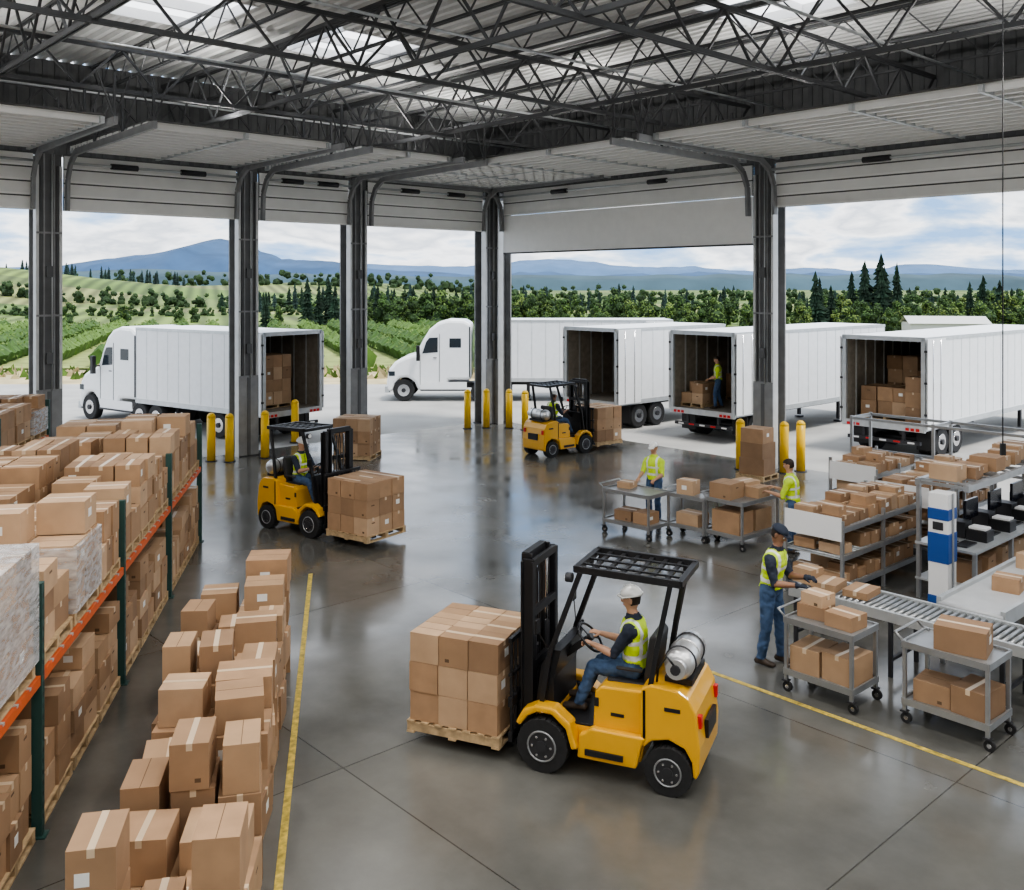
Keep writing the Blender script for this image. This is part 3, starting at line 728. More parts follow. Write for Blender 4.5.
# ---------------------------------------------------------------- trucks
def twheel(mb, x, y, r=.42, w=.26, s=1, m='white'):
    c = V((x, y, r)); a = V((0, w/2, 0)); mb.cyl(c-a, c+a, r, 'rubber', n=28); mb.torus(c+a*.8, (0, 1, 0), r*.92, r*.08, 'rubber', 28)
    mb.torus(c-a*.8, (0, 1, 0), r*.92, r*.08, 'rubber', 28)
    o = V((0, s*w/2, 0)); mb.cyl(c+o*.9, c+o*1.05, r*.56, 'chrome', n=24); mb.cyl(c+o, c+o*1.35, r*.2, 'darkmetal', n=14)
def trailer(g, L, z0=.88, z1=3.5, doors=True):
    W = 1.25; mb = MB(); t = .05
    mb.bx(0, L, -W, W, z0, z0+.1, 'trailerin'); mb.bx(0, L, -W, W, z1-t, z1, 'trailerwhite')
    mb.bx(0, L, -W, -W+t, z0, z1, 'trailerwhite'); mb.bx(0, L, W-t, W, z0, z1, 'trailerwhite'); mb.bx(L-t, L, -W, W, z0, z1, 'trailerwhite')
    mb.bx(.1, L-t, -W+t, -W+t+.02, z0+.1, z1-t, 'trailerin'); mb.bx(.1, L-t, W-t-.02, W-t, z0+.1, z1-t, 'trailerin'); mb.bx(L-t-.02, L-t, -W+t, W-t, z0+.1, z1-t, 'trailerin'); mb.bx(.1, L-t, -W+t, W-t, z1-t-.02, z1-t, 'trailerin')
    n = int(L/.6)
    for i in range(n+1):
        x = .05+(L-.1)*i/n
        for s in (-1, 1):
            mb.bx(x-.008, x+.008, s*W-.006, s*W+.006, z0+.15, z1-.1, 'galv')
            mb.bx(x-.02, x+.02, s*(W-t-.04)-.02, s*(W-t-.04)+.02, z0+.1, z1-t, 'galv')
    for s in (-1, 1):
        mb.bx(0, L, s*W-.015, s*W+.015, z0-.04, z0+.12, 'galv'); mb.bx(0, L, s*W-.012, s*W+.012, z1-.1, z1, 'galv')
        mb.bx(-.03, .06, s*(W-.05)-.06, s*(W-.05)+.06, z0, z1, 'galv')
    mb.bx(-.03, .06, -W, W, z1-.12, z1+.01, 'galv'); mb.bx(-.04, .06, -W, W, z0-.08, z0+.1, 'galv')
    mb.obj('trailer_box', g)
    if doors:
        mb = MB()
        for s in (-1, 1):
            mb.bx(-.02, 1.15, s*(W+.07)-.02, s*(W+.07)+.02, z0+.02, z1-.04, 'trailerwhite')
            for q in (.3, .8): mb.cyl((q, s*(W+.10), z0+.05), (q, s*(W+.10), z1-.08), .015, 'chrome', n=8)
            for z in (z0+.4, z0+1.3, z0+2.2): mb.bx(-.05, .1, s*(W+.03)-.04, s*(W+.03)+.04, z, z+.06, 'darkmetal')
        mb.obj('rear_doors', g)
    mb = MB()
    mb.bx(.3, L-.3, -.45, -.35, z0-.25, z0, 'darkmetal'); mb.bx(.3, L-.3, .35, .45, z0-.25, z0, 'darkmetal')
    for s in (-1, 1):
        mb.bx(.02, .1, s*.6-.04, s*.6+.04, .42, z0, 'darkmetal'); mb.bx(.62, .65, s*1.0-.28, s*1.0+.28, .2, z0-.08, 'black')
        for k in range(3): mb.bx(-.055, -.03, s*(.75+.15*k)-.05, s*(.75+.15*k)+.05, z0-.06, z0+.02, 'redlight')
        mb.bx(L*.72, L*.72+.12, s*.8-.05, s*.8+.05, .1, z0, 'darkmetal'); mb.bx(L*.72-.06, L*.72+.18, s*.8-.12, s*.8+.12, 0, .06, 'darkmetal')
    mb.bx(0, .1, -1.1, 1.1, .42, .52, 'darkmetal')
    for k in range(5): mb.box((-.005, -.84+.42*k, .47), (.01, .2, .05), 'redlight' if k % 2 else 'white')
    for x in (1.2, 2.2):
        mb.cyl((x, -1.1, .42), (x, 1.1, .42), .08, 'darkmetal')
        for s in (-1, 1): twheel(mb, x, s*1.08, s=s); twheel(mb, x, s*.78, s=s)
    mb.obj('running_gear', g)
def tractor(g, X):
    mb = MB()
    prof = [(X-.1, .9), (X-.1, 3.3), (X+.2, 3.47), (X+.9, 3.5), (X+1.35, 3.38), (X+1.7, 3.1), (X+1.95, 2.7), (X+2.3, 2.02), (X+2.8, 1.88), (X+3.2, 1.68), (X+3.45, 1.38), (X+3.56, .85), (X+3.54, .42), (X+3.3, .38), (X+3.2, .75), (X+3.0, .98), (X+2.65, 1.02), (X+2.35, .8), (X+2.2, .45), (X+1.0, .45), (X+.9, .9)]
    mb.prism(prof, -1.14, 1.14, 'truckwhite'); mb.obj('cab_body', g, bevel=.14)
    mb = MB()
    for s in (-1, 1):
        y = s*1.15
        mb.add([(X+1.35, y, 2.1), (X+2.02, y, 2.05), (X+1.85, y, 2.55), (X+1.72, y, 2.72), (X+1.35, y, 2.74)], [(0, 1, 2, 3, 4)], 'glassdark')
        mb.add([(X+.35, y, 2.3), (X+.85, y, 2.3), (X+.85, y, 2.7), (X+.35, y, 2.7)], [(0, 1, 2, 3)], 'glassdark')
        mb.bx(X+1.27, X+1.285, y-.004, y+.004, .7, 2.9, 'darkmetal'); mb.bx(X+2.1, X+2.115, y-.004, y+.004, .7, 2.0, 'darkmetal'); mb.bx(X+1.28, X+2.1, y-.004, y+.004, .7, .715, 'darkmetal')
        mb.bx(X+1.4, X+1.55, y-.015, y+.015, 1.85, 1.88, 'darkmetal')
        mb.bx(X+2.15, X+2.2, 1.12 if s > 0 else -1.42, 1.42 if s > 0 else -1.12, 2.0, 2.05, 'black'); mb.bx(X+2.1, X+2.25, 1.33 if s > 0 else -1.47, 1.47 if s > 0 else -1.33, 1.75, 2.4, 'black')
        mb.bx(X+.1, X+2.1, s*1.16-.01, s*1.16+.01, .48, .82, 'truckwhite'); mb.bx(X+.1, X+2.1, s*1.17-.03, s*1.17+.03, .44, .5, 'darkmetal')
        mb.bx(X+3.2, X+3.46, s*.98-.14, s*.98+.17, 1.08, 1.28, 'glassdark')
        mb.bx(X-.05, X+.0, s*1.12-.03, s*1.12+.03, 1.0, 3.2, 'darkmetal')
    mb.add([(X+2.33, -.95, 2.04), (X+2.33, .95, 2.04), (X+2.0, .88, 2.68), (X+2.0, -.88, 2.68)], [(0, 1, 2, 3)], 'glassdark')
    mb.bx(X+3.53, X+3.58, -.5, .5, .75, 1.25, 'darkmetal'); mb.bx(X+3.45, X+3.64, -1.1, 1.1, .35, .62, 'galv')
    for k in range(5): mb.bx(X+3.56, X+3.59, -.48, .48, .8+.09*k, .83+.09*k, 'chrome')
    mb.bx(X-1.6, X+2.6, -.42, .42, .5, .72, 'darkmetal')
    for s in (-1, 1):
        twheel(mb, X+2.82, s*1.0, .46, .28, s); twheel(mb, X-.5, s*1.02, .42, .5, s); twheel(mb, X-1.45, s*1.02, .42, .5, s)
    mb.obj('cab_details', g)
def semitruck(M, L):
    g = group('semi_truck', M); trailer(g, L); tractor(g, L+.25); return g
TE2 = -47.6+90
T1M = T(-7.09, 30.75) @ RZ(145); T2M = T(6.9, 42.1) @ RZ(180)
semitruck(T1M, 6.7); semitruck(T2M, 8.5)
def ctr(nx, ny): return T(nx-.674*1.25, ny+.739*1.25) @ RZ(TE2)
T3M = ctr(3.6, 32.5); T4M = ctr(6.97, 29.7); T5M = ctr(11.7, 26.9)
for M_, L_ in ((T3M, 6.3), (T4M, 9.9), (T5M, 11.5)):
    g = group('semi_trailer', M_); trailer(g, L_)
ZB = .985
mb = MB(); load(mb, 1.2, .05, ZB, 1.1, 1.2, 3, 3, 4, .40, jit=.02); mb.obj('trailer_cargo_cartons', M=T1M)
mb = MB(); load(mb, 4, 0, ZB, 1.1, 2.0, 2, 4, 3, .42, topskip=.3); load(mb, 1.4, -.75, ZB, .8, .6, 2, 1, 2, .4, topskip=.2); mb.obj('trailer_cargo_cartons', M=T3M)
mb = MB(); load(mb, .75, .65, ZB, .9, .9, 2, 2, 2, .33, topskip=.3); load(mb, 3.2, 0, ZB, 1, 2.0, 2, 4, 3, .4, topskip=.3); mb.obj('trailer_cargo_cartons', M=T4M)
mb = MB(); load(mb, 1.0, .2, ZB, 1.0, 1.5, 2, 3, 2, .42, topskip=.35, jit=.05); load(mb, 2.6, -.1, ZB, 1.1, 2.0, 2, 4, 4, .42, topskip=.3, jit=.04); load(mb, .6, -.75, ZB, .6, .5, 1, 1, 3, .45, pal=False); mb.obj('trailer_cargo_cartons', M=T5M)
person('dock_worker', T(6.72, 30.95, ZB) @ RZ(170), hands=[(.3, .15, 1.0), (.32, -.15, .95)], feet=[(.1, .1, .09), (-.12, -.1, .09)], headpitch=20, shirt='hiviz', scale=.97)

# ---------------------------------------------------------------- storage racks
def rack(x_front, depth, ylist, ztop=2.3, back=False):
    g = group('pallet_rack', RK); mb = MB(); xb = x_front-depth
    for y in ylist:
        for x in (x_front-.04, xb+.04):
            mb.bx(x-.045, x+.045, y-.04, y+.04, 0, ztop, 'rackgreen'); mb.bx(x-.08, x+.08, y-.07, y+.07, 0, .012, 'rackgreen')
            for k in range(int(ztop/.1)): mb.box((x+.046, y, .08+k*.1), (.003, .018, .04), 'black')
        n = 4
        for k in range(n):
            a, c = (x_front-.04, xb+.04) if k % 2 else (xb+.04, x_front-.04)
            mb.beam((a, y, .1+k*.53), (c, y, .63+k*.53), .03, .03, 'rackgreen')
    mb.obj('uprights', g)
    mb = MB()
    for y0, y1 in zip(ylist[:-1], ylist[1:]):
        for x in (x_front-.03, xb+.03): mb.bx(x-.025, x+.025, y0+.04, y1-.04, 1.38, 1.47, 'orange')
        n = int((y1-y0)/.33)
        for i in range(1, n): yy = y0+(y1-y0)*i/n; mb.bx(xb, x_front, yy-.02, yy+.02, 1.455, 1.478, 'galv')
    mb.obj('beams', g); return g
yl = [5.9, 9.25, 12.6, 15.95, 19.3]
rack(-2.66, 1.1, yl); rack(-3.96, 1.1, yl); rack(-6.75, 1.1, [14.0, 17.35, 20.7, 24.0])
def fill(name, xf, ylist, depth=1.1, wrapbay=False, maxtop=1.1):
    mb = MB(); wr = MB()
    for bi, (y0, y1) in enumerate(zip(ylist[:-1], ylist[1:])):
        pw = (y1-y0-.14)/3
        for k in range(3):
            y = y0+.07+pw*(k+.5)
            for lvl, zb in ((0, .005), (1, 1.482)):
                tot = R.uniform(.72, maxtop) if lvl else R.uniform(.85, 1.08)
                nx, ny = R.choice(((2, 2), (3, 2), (2, 3), (2, 2)))
                nz = R.choice((2, 3, 3)) if lvl else R.choice((3, 3, 4)); h = tot/nz
                cy = y; cx = xf-depth/2
                wrapped = wrapbay and lvl == 1 and bi == 0
                load(mb, cx, cy, zb, depth-.06, pw-.06, nx, ny, nz, h, jit=.045, topskip=0 if wrapped else .25)
                if wrapped:
                    wr.bx(cx-.545, cx+.545, cy-pw/2+.01, cy+pw/2-.01, zb+.14, zb+.15+nz*h, 'wrap')
                elif lvl == 1 and R.random() < .15:
                    wr.bx(cx-.545, cx+.545, cy-pw/2+.012, cy+pw/2-.012, zb+.14, zb+.14+h*1.9, 'wrap')
    o = mb.obj(name, M=RK)
    if wr.v: wr.obj('shrink_wrap', parent=o)
fill('rack_stored_cartons', -2.66, yl, wrapbay=True); fill('rack_stored_cartons', -3.96, yl); fill('rack_stored_cartons', -6.75, [17.35, 20.7, 24.0], maxtop=.85)

# loose row of stacked cartons beside the aisle line
mb = MB(); y = 6.55
rows = [(3, .44), (2, .44), (3, .36), (3, .40), (4, .36), (3, .42), (4, .36), (4, .34), (3, .42), (4, .33), (4, .34), (4, .36)]
for ri, (nh, h) in enumerate(rows):
    dd = R.uniform(.5, .6)
    cols = [(-.93, .56), (-1.50, .54)] if ri % 3 else [(-.83, .38), (-1.23, .38), (-1.62, .36)]
    for ci, (cx, w) in enumerate(cols):
        n = nh-R.choice((0, 0, 1, 1, 2)) if ci else nh-R.choice((0, 1)); n = max(1, n); z = 0
        for k in range(n):
            hh = h*R.uniform(.8, 1.15); s = 1 if k < n-1 else R.uniform(.78, 1)
            if z+hh > 1.5: break
            carton(mb, cx+R.uniform(-.03, .03), y+dd/2+R.uniform(-.03, .03), z, (w-.03)*s, (dd-.04)*s, hh-.006, R.uniform(-6, 6)); z += hh
    y += dd
mb.obj('floor_stacked_cartons', M=RK)

# ---------------------------------------------------------------- carts and work area
def cart(M, L, W, H, top=(), low=(), name='shelf_cart'):
    g = group(name, M); mb = MB()
    for sx in (-1, 1):
        for sy in (-1, 1):
            x = sx*(L/2-.02); y = sy*(W/2-.02)
            mb.bx(x-.02, x+.02, y-.02, y+.02, .14, H+.02, 'steel')
            mb.bx(x-.04, x+.04, y-.04, y+.04, .125, .14, 'darkmetal'); mb.beam((x-.015, y, .13), (x+.02, y, .055), .04, .02, 'darkmetal')
            mb.cyl((x+.02, y-.02, .06), (x+.02, y+.02, .06), .06, 'rubber', n=18); mb.cyl((x+.02, y-.023, .06), (x+.02, y+.023, .06), .025, 'chrome', n=10)
    for z in (.24, H-.03):
        mb.bx(-L/2, L/2, -W/2, W/2, z, z+.02, 'steel')
        for s in (-1, 1): mb.bx(-L/2, L/2, s*W/2-.012, s*W/2+.012, z-.03, z+.045, 'steel'); mb.bx(s*L/2-.012, s*L/2+.012, -W/2, W/2, z-.03, z+.045, 'steel')
    mb.tube([(-L/2, -W/2+.03, H), (-L/2-.1, -W/2+.03, H+.08), (-L/2-.1, W/2-.03, H+.08), (-L/2, W/2-.03, H)], .015, 'steel')
    mb.obj('cart_frame', g)
    mb = MB()
    for zb, lst in ((H-.008, top), (.262, low)):
        for b_ in lst: carton(mb, b_[0], b_[1], zb+(b_[6] if len(b_) > 6 else 0), b_[2], b_[3], b_[4], b_[5] if len(b_) > 5 else 0)
    if mb.v: mb.obj('cartons', g)
    return g
def BB(x, y, r=0): return B @ T(x, y) @ RZ(r)
cart(BB(20.1, -12.25), .9, .62, .9, top=[(-.22, .05, .36, .3, .16, 5), (-.2, .06, .3, .28, .14, -6, .16), (.2, .0, .36, .34, .17, -4)], low=[(-.22, 0, .38, .5, .3, 3), (.22, 0, .4, .46, .33, -3)])
cart(BB(21.5, -12.0), .95, .62, .92, top=[(.08, .0, .54, .42, .28, 12)], low=[(-.2, -.02, .4, .4, .24, 5), (.24, 0, .38, .48, .3, -4)])
cart(BB(13.6, -8.2, 3), 1.15, .7, .88, top=[(-.3, .1, .3, .3, .12, 8)], low=[(-.2, 0, .4, .4, .2, 5), (.25, 0, .35, .4, .22)])
cart(BB(14.55, -7.6, 3), .85, .5, .86, top=[(-.1, 0, .36, .3, .28, 5)], low=[(.0, 0, .5, .4, .24)])
cart(BB(15.4, -7.15), .85, 1.25, .9, top=[(-.15, -.3, .46, .5, .3, 3), (-.12, .25, .42, .46, .26, -5), (.22, .2, .3, .4, .2)], low=[(0, -.32, .6, .5, .42, 2), (0, .28, .62, .52, .4, -2)])
def flow_rack(M, L, nseed):
    g = group('carton_flow_rack', M); mb = MB(); D = 1.0; n = 2
    for i in range(n+1):
        y = L*i/n
        for x in (0, D): mb.bx(x-.025, x+.025, y-.025, y+.025, 0, 1.42 if x == 0 else 1.3, 'steel')
        mb.bx(0, D, y-.015, y+.015, 1.1, 1.14, 'steel')
    mb.bx(.0, D, -.03, -.015, .98, 1.35, 'white')
    for z in (.25, .72, 1.16):
        for x in (0, D): mb.bx(x-.02, x+.02, 0, L, z-.05, z+.03, 'steel')
        mb.bx(0, D, 0, L, z-.03, z-.015, 'galv')
        for k in range(int(L/.12)): mb.cyl((0, .06+k*.12, z), (D, .06+k*.12, z), .015, 'galv', n=6)
    mb.obj('rack_frame', g); mb = MB(); rr = random.Random(nseed)
    for z in (.268, .738, 1.178):
        y = .08
        while y < L-.3:
            w = rr.uniform(.24, .38)
            for (x, d) in ((.27, .42), (.74, .42)):
                if rr.random() < .95:
                    hh = rr.uniform(.14, .26); carton(mb, x, y+w/2, z, d*rr.uniform(.8, 1), w-.02, hh, rr.uniform(-6, 6))
                    if z > 1 and rr.random() < .35: carton(mb, x, y+w/2, z+hh, d*.7, w*.8, .14, rr.uniform(-9, 9))
            y += w
    mb.obj('cartons', g)
flow_rack(BB(17.55, -9.1), 2.7, 3); flow_rack(BB(17.5, -5.9), 3.0, 5)
flow_rack(BB(15.9, -4.7), 2.0, 9)
def roller(M, L, W, H=.8):
    g = group('roller_conveyor', M); mb = MB()
    for y in (0, W): mb.bx(0, L, y-.025, y+.025, H-.1, H+.03, 'galv')
    for i in range(int(L/.085)): mb.cyl((.05+i*.085, .02, H-.01), (.05+i*.085, W-.02, H-.01), .028, 'steel', n=10)
    k = max(2, int(L/1.4)+1)
    for i in range(k):
        x = .1+(L-.2)*i/(k-1)
        for y in (0, W): mb.bx(x-.025, x+.025, y-.02, y+.02, 0, H-.1, 'darkmetal')
        mb.bx(x-.02, x+.02, 0, W, .2, .24, 'darkmetal')
    mb.obj('rollers_and_frame', g)
roller(BB(18.9, -11.2), 5.6, .72)
def beltc(M, L, W, H=.85):
    g = group('belt_conveyor', M); mb = MB()
    mb.bx(-W/2, W/2, 0, L, H-.06, H, 'belt'); mb.cyl((-W/2, 0, H-.04), (W/2, 0, H-.04), .04, 'belt')
    for s in (-1, 1):
        mb.bx(s*W/2-.03, s*W/2+.03, -.02, L, H-.14, H+.05, 'galv')
        for i in range(int(L/1.3)+1): mb.bx(s*W/2-.025, s*W/2+.025, .1+1.3*i-.025, .1+1.3*i+.025, 0, H-.12, 'steel')
    mb.bx(-.2, .2, .5, 1.0, H-.45, H-.15, 'darkmetal'); mb.obj('belt_and_frame', g)
    mb = MB(); carton(mb, .05, 1.1, H, .34, .3, .2, 8); carton(mb, -.1, 2.4, H, .3, .3, .22, -8); carton(mb, -.1, 3.2, H, .34, .36, .24, -8); carton(mb, 0, 4.4, H, .3, .36, .2, 4); mb.obj('cartons', g)
beltc(BB(21.0, -10.35), 6.5, .8)
mb = MB()
for (x, y, w, d, h) in ((19.3, -10.85, .34, .42, .1), (19.75, -10.8, .34, .44, .09), (18.95+.0, -10.8, .3, .3, .2)): carton(mb, x, y, .82, w, d, h, R.uniform(-8, 8))
mb.obj('cartons_on_conveyor', M=B)
g = group('control_cabinet', BB(19.78, -8.35)); mb = MB(); w = .15; mb.bx(-w, w, -w, w, 0, 1.85, 'white')
for a, c in ((1.45, 1.62), (.8, 1.25), (0, .3)): mb.bx(-w-.008, w+.008, -w-.008, w+.008, a, c, 'blue')
mb.bx(-.08, .08, -w-.015, -w, 1.3, 1.42, 'darkmetal'); mb.bx(w, w+.02, -.03, .03, 0, 1.85, 'steel'); mb.bx(-w-.02, -w, -.03, .03, 0, 1.85, 'steel'); mb.obj('cabinet_body', g, bevel=.008)
g = group('packing_bench', BB(19.15, -7.9)); mb = MB(); L = 4.6
mb.bx(0, .95, 0, L, .86, .9, 'galv')
for y in (.05, 1.5, 3.0, L-.05):
    for x in (.04, .91): mb.bx(x-.03, x+.03, y-.03, y+.03, 0, 1.9 if x < .5 else .86, 'steel')
    mb.beam((.04, y, 1.85), (.8, y, 1.85), .05, .05, 'steel')
mb.bx(0, .08, 0, L, 1.8, 1.9, 'steel'); mb.bx(.76, .84, 0, L, 1.8, 1.9, 'steel'); mb.bx(0, .95, 0, L, .3, .33, 'galv')
for yy in range(12): mb.bx(.05, .8, .1+yy*.4, .14+yy*.4, 1.885, 1.912, 'steel')
mb.obj('bench_frame', g)
mb = MB()
for y in (.35, 1.3, 2.3, 3.3):
    mb.box((.35, y, 1.28), (.05, .5, .32), 'screen'); mb.bx(.3, .36, y-.03, y+.03, .9, 1.15, 'black'); mb.bx(.22, .5, y-.12, y+.12, .9, .915, 'black')
    mb.bx(.55, .75, y-.2, y+.2, .9, .925, 'black'); mb.bx(.1, .5, y+.35, y+.62, .9, 1.16, 'darkmetal'); mb.bx(.52, .85, y+.32, y+.6, .9, 1.08, 'black'); mb.bx(.55, .82, y+.35, y+.57, 1.08, 1.12, 'white')
mb.obj('computers_and_printers', g, bevel=.008)
mb = MB()
for k in range(10): carton(mb, R.uniform(.35, .5), .3+k*.43, 1.915, .44, .36, R.uniform(.12, .26), R.uniform(-8, 8))
for k in range(7): carton(mb, .5, .4+k*.6, .33, .6, .4, R.uniform(.2, .4), R.uniform(-5, 5))
mb.obj('cartons', g)
g = group('steel_guard_frame', BB(15.0, -2.1)); mb = MB()
for x in (0, 1.9, 3.8, 5.7):
    for y in (0, .9): mb.bx(x-.03, x+.03, y-.03, y+.03, 0, 1.95, 'steel')
    mb.bx(x-.03, x+.03, 0, .9, 1.86, 1.93, 'steel')
for y in (0, .9):
    for z in (1.05, 1.9): mb.bx(0, 5.7, y-.025, y+.025, z-.03, z+.03, 'steel')
mb.obj('frame_tubes', g)
mb = MB()
mb.bx(22.0, 23.0, -9.8, -6.0, .84, .88, 'galv')
for x in (22.05, 22.95):
    for y in (-9.7, -6.1): mb.bx(x-.03, x+.03, y-.03, y+.03, 0, .84, 'steel')
mb.obj('work_table', M=B)
mb = MB(); carton(mb, 22.4, -9.2, .88, .4, .4, .25, 8); carton(mb, 22.5, -8.4, .88, .4, .4, .3, -8); mb.obj('cartons_on_table', M=B)
mb = MB(); pallet(mb, 0, 0, 0, .8, .8); carton(mb, 0, 0, .13, .7, .62, .42, 2); carton(mb, .02, 0, .55, .66, .6, .40, -3); carton(mb, 0, 0, .95, .62, .6, .36, 3); mb.obj('carton_stack', M=T(6.35, 24.6) @ RZ(-45))
mb = MB(); mb.cyl((0, 0, 3.0), (0, 0, 9.0), .008, 'black', n=6); mb.bx(-.03, .03, -.02, .02, 2.85, 3.0, 'black'); mb.obj('pendant_cable', M=T(6.2, 12.0))

# workers
person('warehouse_worker', T(3.42, 12.55) @ RZ(-38), pelvis=(0, 0, .95), lean=(.08, 0, 1), bend=.12, hands=[(.40, .12, 1.12), (.38, -.14, 1.08)], feet=[(.08, .13, .09), (-.08, -.11, .09)], headpitch=28, gear='cap', gloves=True, skin='skin2', curl=.8, toes=(1, 0, 0), scale=1.06)
person('warehouse_worker', T(3.0, 20.0) @ RZ(-125), pelvis=(0, 0, .94), hands=[(.36, .2, 1.02), (.36, -.2, 1.0)], headpitch=18, shirt='hiviz', gear='capwhite', longsleeve=False, scale=.97)
person('warehouse_worker', T(5.25, 17.75) @ RZ(150), pelvis=(0, 0, .94), bend=.08, hands=[(.38, .18, 1.12), (.38, -.16, 1.15)], headpitch=15, shirt='hiviz', pants='jeans', scale=1.0)

# ---------------------------------------------------------------- outdoors
mb = MB(); mb.add([(-70, -10, -.02), (90, -10, -.02), (90, 48, -.02), (-70, 48, -.02)], [(0, 1, 2, 3)], 'asphalt'); mb.obj('asphalt_yard', recalc=False)
mb = MB(); mb.add([(-90, 48, -.03), (110, 48, -.03), (110, 56, -.03), (-90, 56, -.03)], [(0, 1, 2, 3)], 'tan')
for i in range(1400):
    x = R.uniform(-45, 30); y = R.uniform(50.5, 55.9); hh = R.uniform(.15, .5); a = R.uniform(0, 3.14)
    mb.add([(x-.25*math.cos(a), y-.25*math.sin(a), -.03), (x+.25*math.cos(a), y+.25*math.sin(a), -.03), (x+R.uniform(-.2, .2), y, hh)], [(0, 1, 2)], 'tan' if R.random() < .6 else 'vine2')
mb.obj('dry_grass_verge', recalc=False)
def hgt(x, y):
    h = 10.5*math.exp(-(((x+150)/60)**2+((y-230)/60)**2)) + 6*math.exp(-(((x+60)/60)**2+((y-330)/70)**2))+7*math.exp(-(((x+260)/90)**2+((y-350)/90)**2))
    h += .8*noise.noise(V((x*.01, y*.01, 0)))*min(1, max(0, (y-90)/60))
    return h-.08
mb = MB(); nx, ny = 110, 60; vs = []; fs = []
for j in range(ny):
    y = 56+(900-56)*(j/(ny-1))**1.7
    for i in range(nx):
        x = -700+1400*i/(nx-1); vs.append((x, y, hgt(x, y)))
for j in range(ny-1):
    for i in range(nx-1): a = j*nx+i; fs.append((a, a+1, a+nx+1, a+nx))
mb.add(vs, fs, 'field', True); mb.obj('farm_field', recalc=False)
# vineyard: leafy rows running away from the yard, grass strips between
mb = MB(); mb.add([(-95, 57, .0), (6, 57, .0), (8, 108, .0), (-120, 108, .0)], [(0, 1, 2, 3)], 'soil')
for k in range(34):
    ang = math.radians(107); x0, y0 = -78+k*3.3, 57.8
    if x0 > 16: break
    n = 110; vs = []; fs = []; Ls = 50.0; dx, dy = math.cos(ang), math.sin(ang); px, py = -dy, dx
    for i in range(n+1):
        s_ = Ls*i/n; X = x0+dx*s_; Y = y0+dy*s_
        h = 1.15+.35*noise.noise(V((s_*.9, k, 3))); w = .52+.2*noise.noise(V((s_*1.3, k, 9)))
        r_ = lambda: R.uniform(-.14, .14)
        for a_, z_ in ((-.6, 0), (-1.1, h*.55+r_()*.6), (0, h+r_()*1.2), (1.1, h*.55+r_()*.6), (.6, 0)): vs.append((X+px*w*a_+r_()*.5, Y+py*w*a_, z_))
    for i in range(n):
        for j in range(4): a = i*5+j; fs.append((a, a+5, a+6, a+1))
    fs.append((0, 1, 2, 3, 4))
    mb.add(vs, fs, 'vine' if k % 3 else 'vine2', False)
    ls = []; lf = []
    for q in range(500):
        s_ = R.uniform(0, Ls)**1.0; side__ = R.uniform(-.62, .62); c = V((x0+dx*s_+px*side__, y0+dy*s_+py*side__, R.uniform(.3, 1.35)))
        u_ = V((R.uniform(-1, 1), R.uniform(-1, 1), R.uniform(-1, 1))).normalized()*.14; w_ = u_.orthogonal().normalized()*.12
        b0 = len(ls); ls += [c-u_, c+w_, c+u_]; lf.append((b0, b0+1, b0+2))
    mb.add(ls, lf, 'leaf2')
mb.obj('vineyard_rows', recalc=False)
bm = bmesh.new(); bmesh.ops.create_icosphere(bm, subdivisions=2, radius=1); IV = [v.co.copy() for v in bm.verts]; IF = [tuple(v.index for v in f.verts) for f in bm.faces]; bm.free()
def leafquads(mb, c, rx, rz, n, s, m):
    vs = []; fs = []
    for i in range(n):
        a = R.uniform(0, 6.283); z = R.uniform(-.8, 1); q = math.sqrt(1-z*z); rr = R.uniform(.8, 1.22)
        nrm = V((math.cos(a)*q, math.sin(a)*q, z))
        p = c+V((nrm.x*rx*rr, nrm.y*rx*rr, nrm.z*rz*rr))
        nn = (nrm+V((R.uniform(-.7, .7), R.uniform(-.7, .7), R.uniform(-.7, .7)))).normalized()
        u = nn.orthogonal().normalized(); u = Matrix.Rotation(R.uniform(0, 6.28), 3, nn) @ u; w = nn.cross(u)
        u *= s*R.uniform(.6, 1.3); w *= s*R.uniform(.6, 1.2)
        k = len(vs); vs += [p-u, p-w*.8, p+u, p+w]; fs.append((k, k+1, k+2, k+3))
    mb.add(vs, fs, m)
def tree(mb, x, y, z, H, ms, n=7, spread=1.0, nl=60):
    base = R.choice(ms); tall = R.uniform(.85, 1.2)
    for k in range(n):
        t = (k+R.random())/n; a = R.uniform(0, 6.28); prof = math.sin(math.pi*min(1, .28+.70*t))
        rr = H*.20*prof*spread*R.uniform(.1, 1.2); r = H*R.uniform(.11, .18)*(1.2-.6*t)*spread
        c = V((x+math.cos(a)*rr, y+math.sin(a)*rr, z+H*(.06+.78*t)))
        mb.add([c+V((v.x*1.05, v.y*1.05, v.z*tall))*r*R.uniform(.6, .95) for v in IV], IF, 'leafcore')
        leafquads(mb, c, r, r*tall, nl, H*.030, base if R.random() < .7 else R.choice(ms))
def conifer(mb, x, y, z, H, m='conifer'):
    mb.cyl((x, y, z-.2), (x, y, z+H*.3), H*.02, 'trunk', n=5); n = 15
    w = R.uniform(.15, .22)
    for k in range(n):
        t = k/n; r = H*w*(1-t)**.75*R.uniform(.75, 1.1)+.06; zz = z+H*(.05+.92*t); q = 18
        ox, oy = R.uniform(-.02, .02)*H, R.uniform(-.02, .02)*H
        vs = [(x, y, zz+H*.10)]+[(x+ox+math.cos(6.283*i/q)*r*(R.uniform(.8, 1.3) if i % 2 else .45), y+oy+math.sin(6.283*i/q)*r*(R.uniform(.8, 1.3) if i % 2 else .45), zz-R.uniform(0, .04)*H) for i in range(q)]
        mb.add(vs, [(0, 1+i, 1+(i+1) % q) for i in range(q)]+[tuple(range(1, q+1))[::-1]], m)
mb = MB()
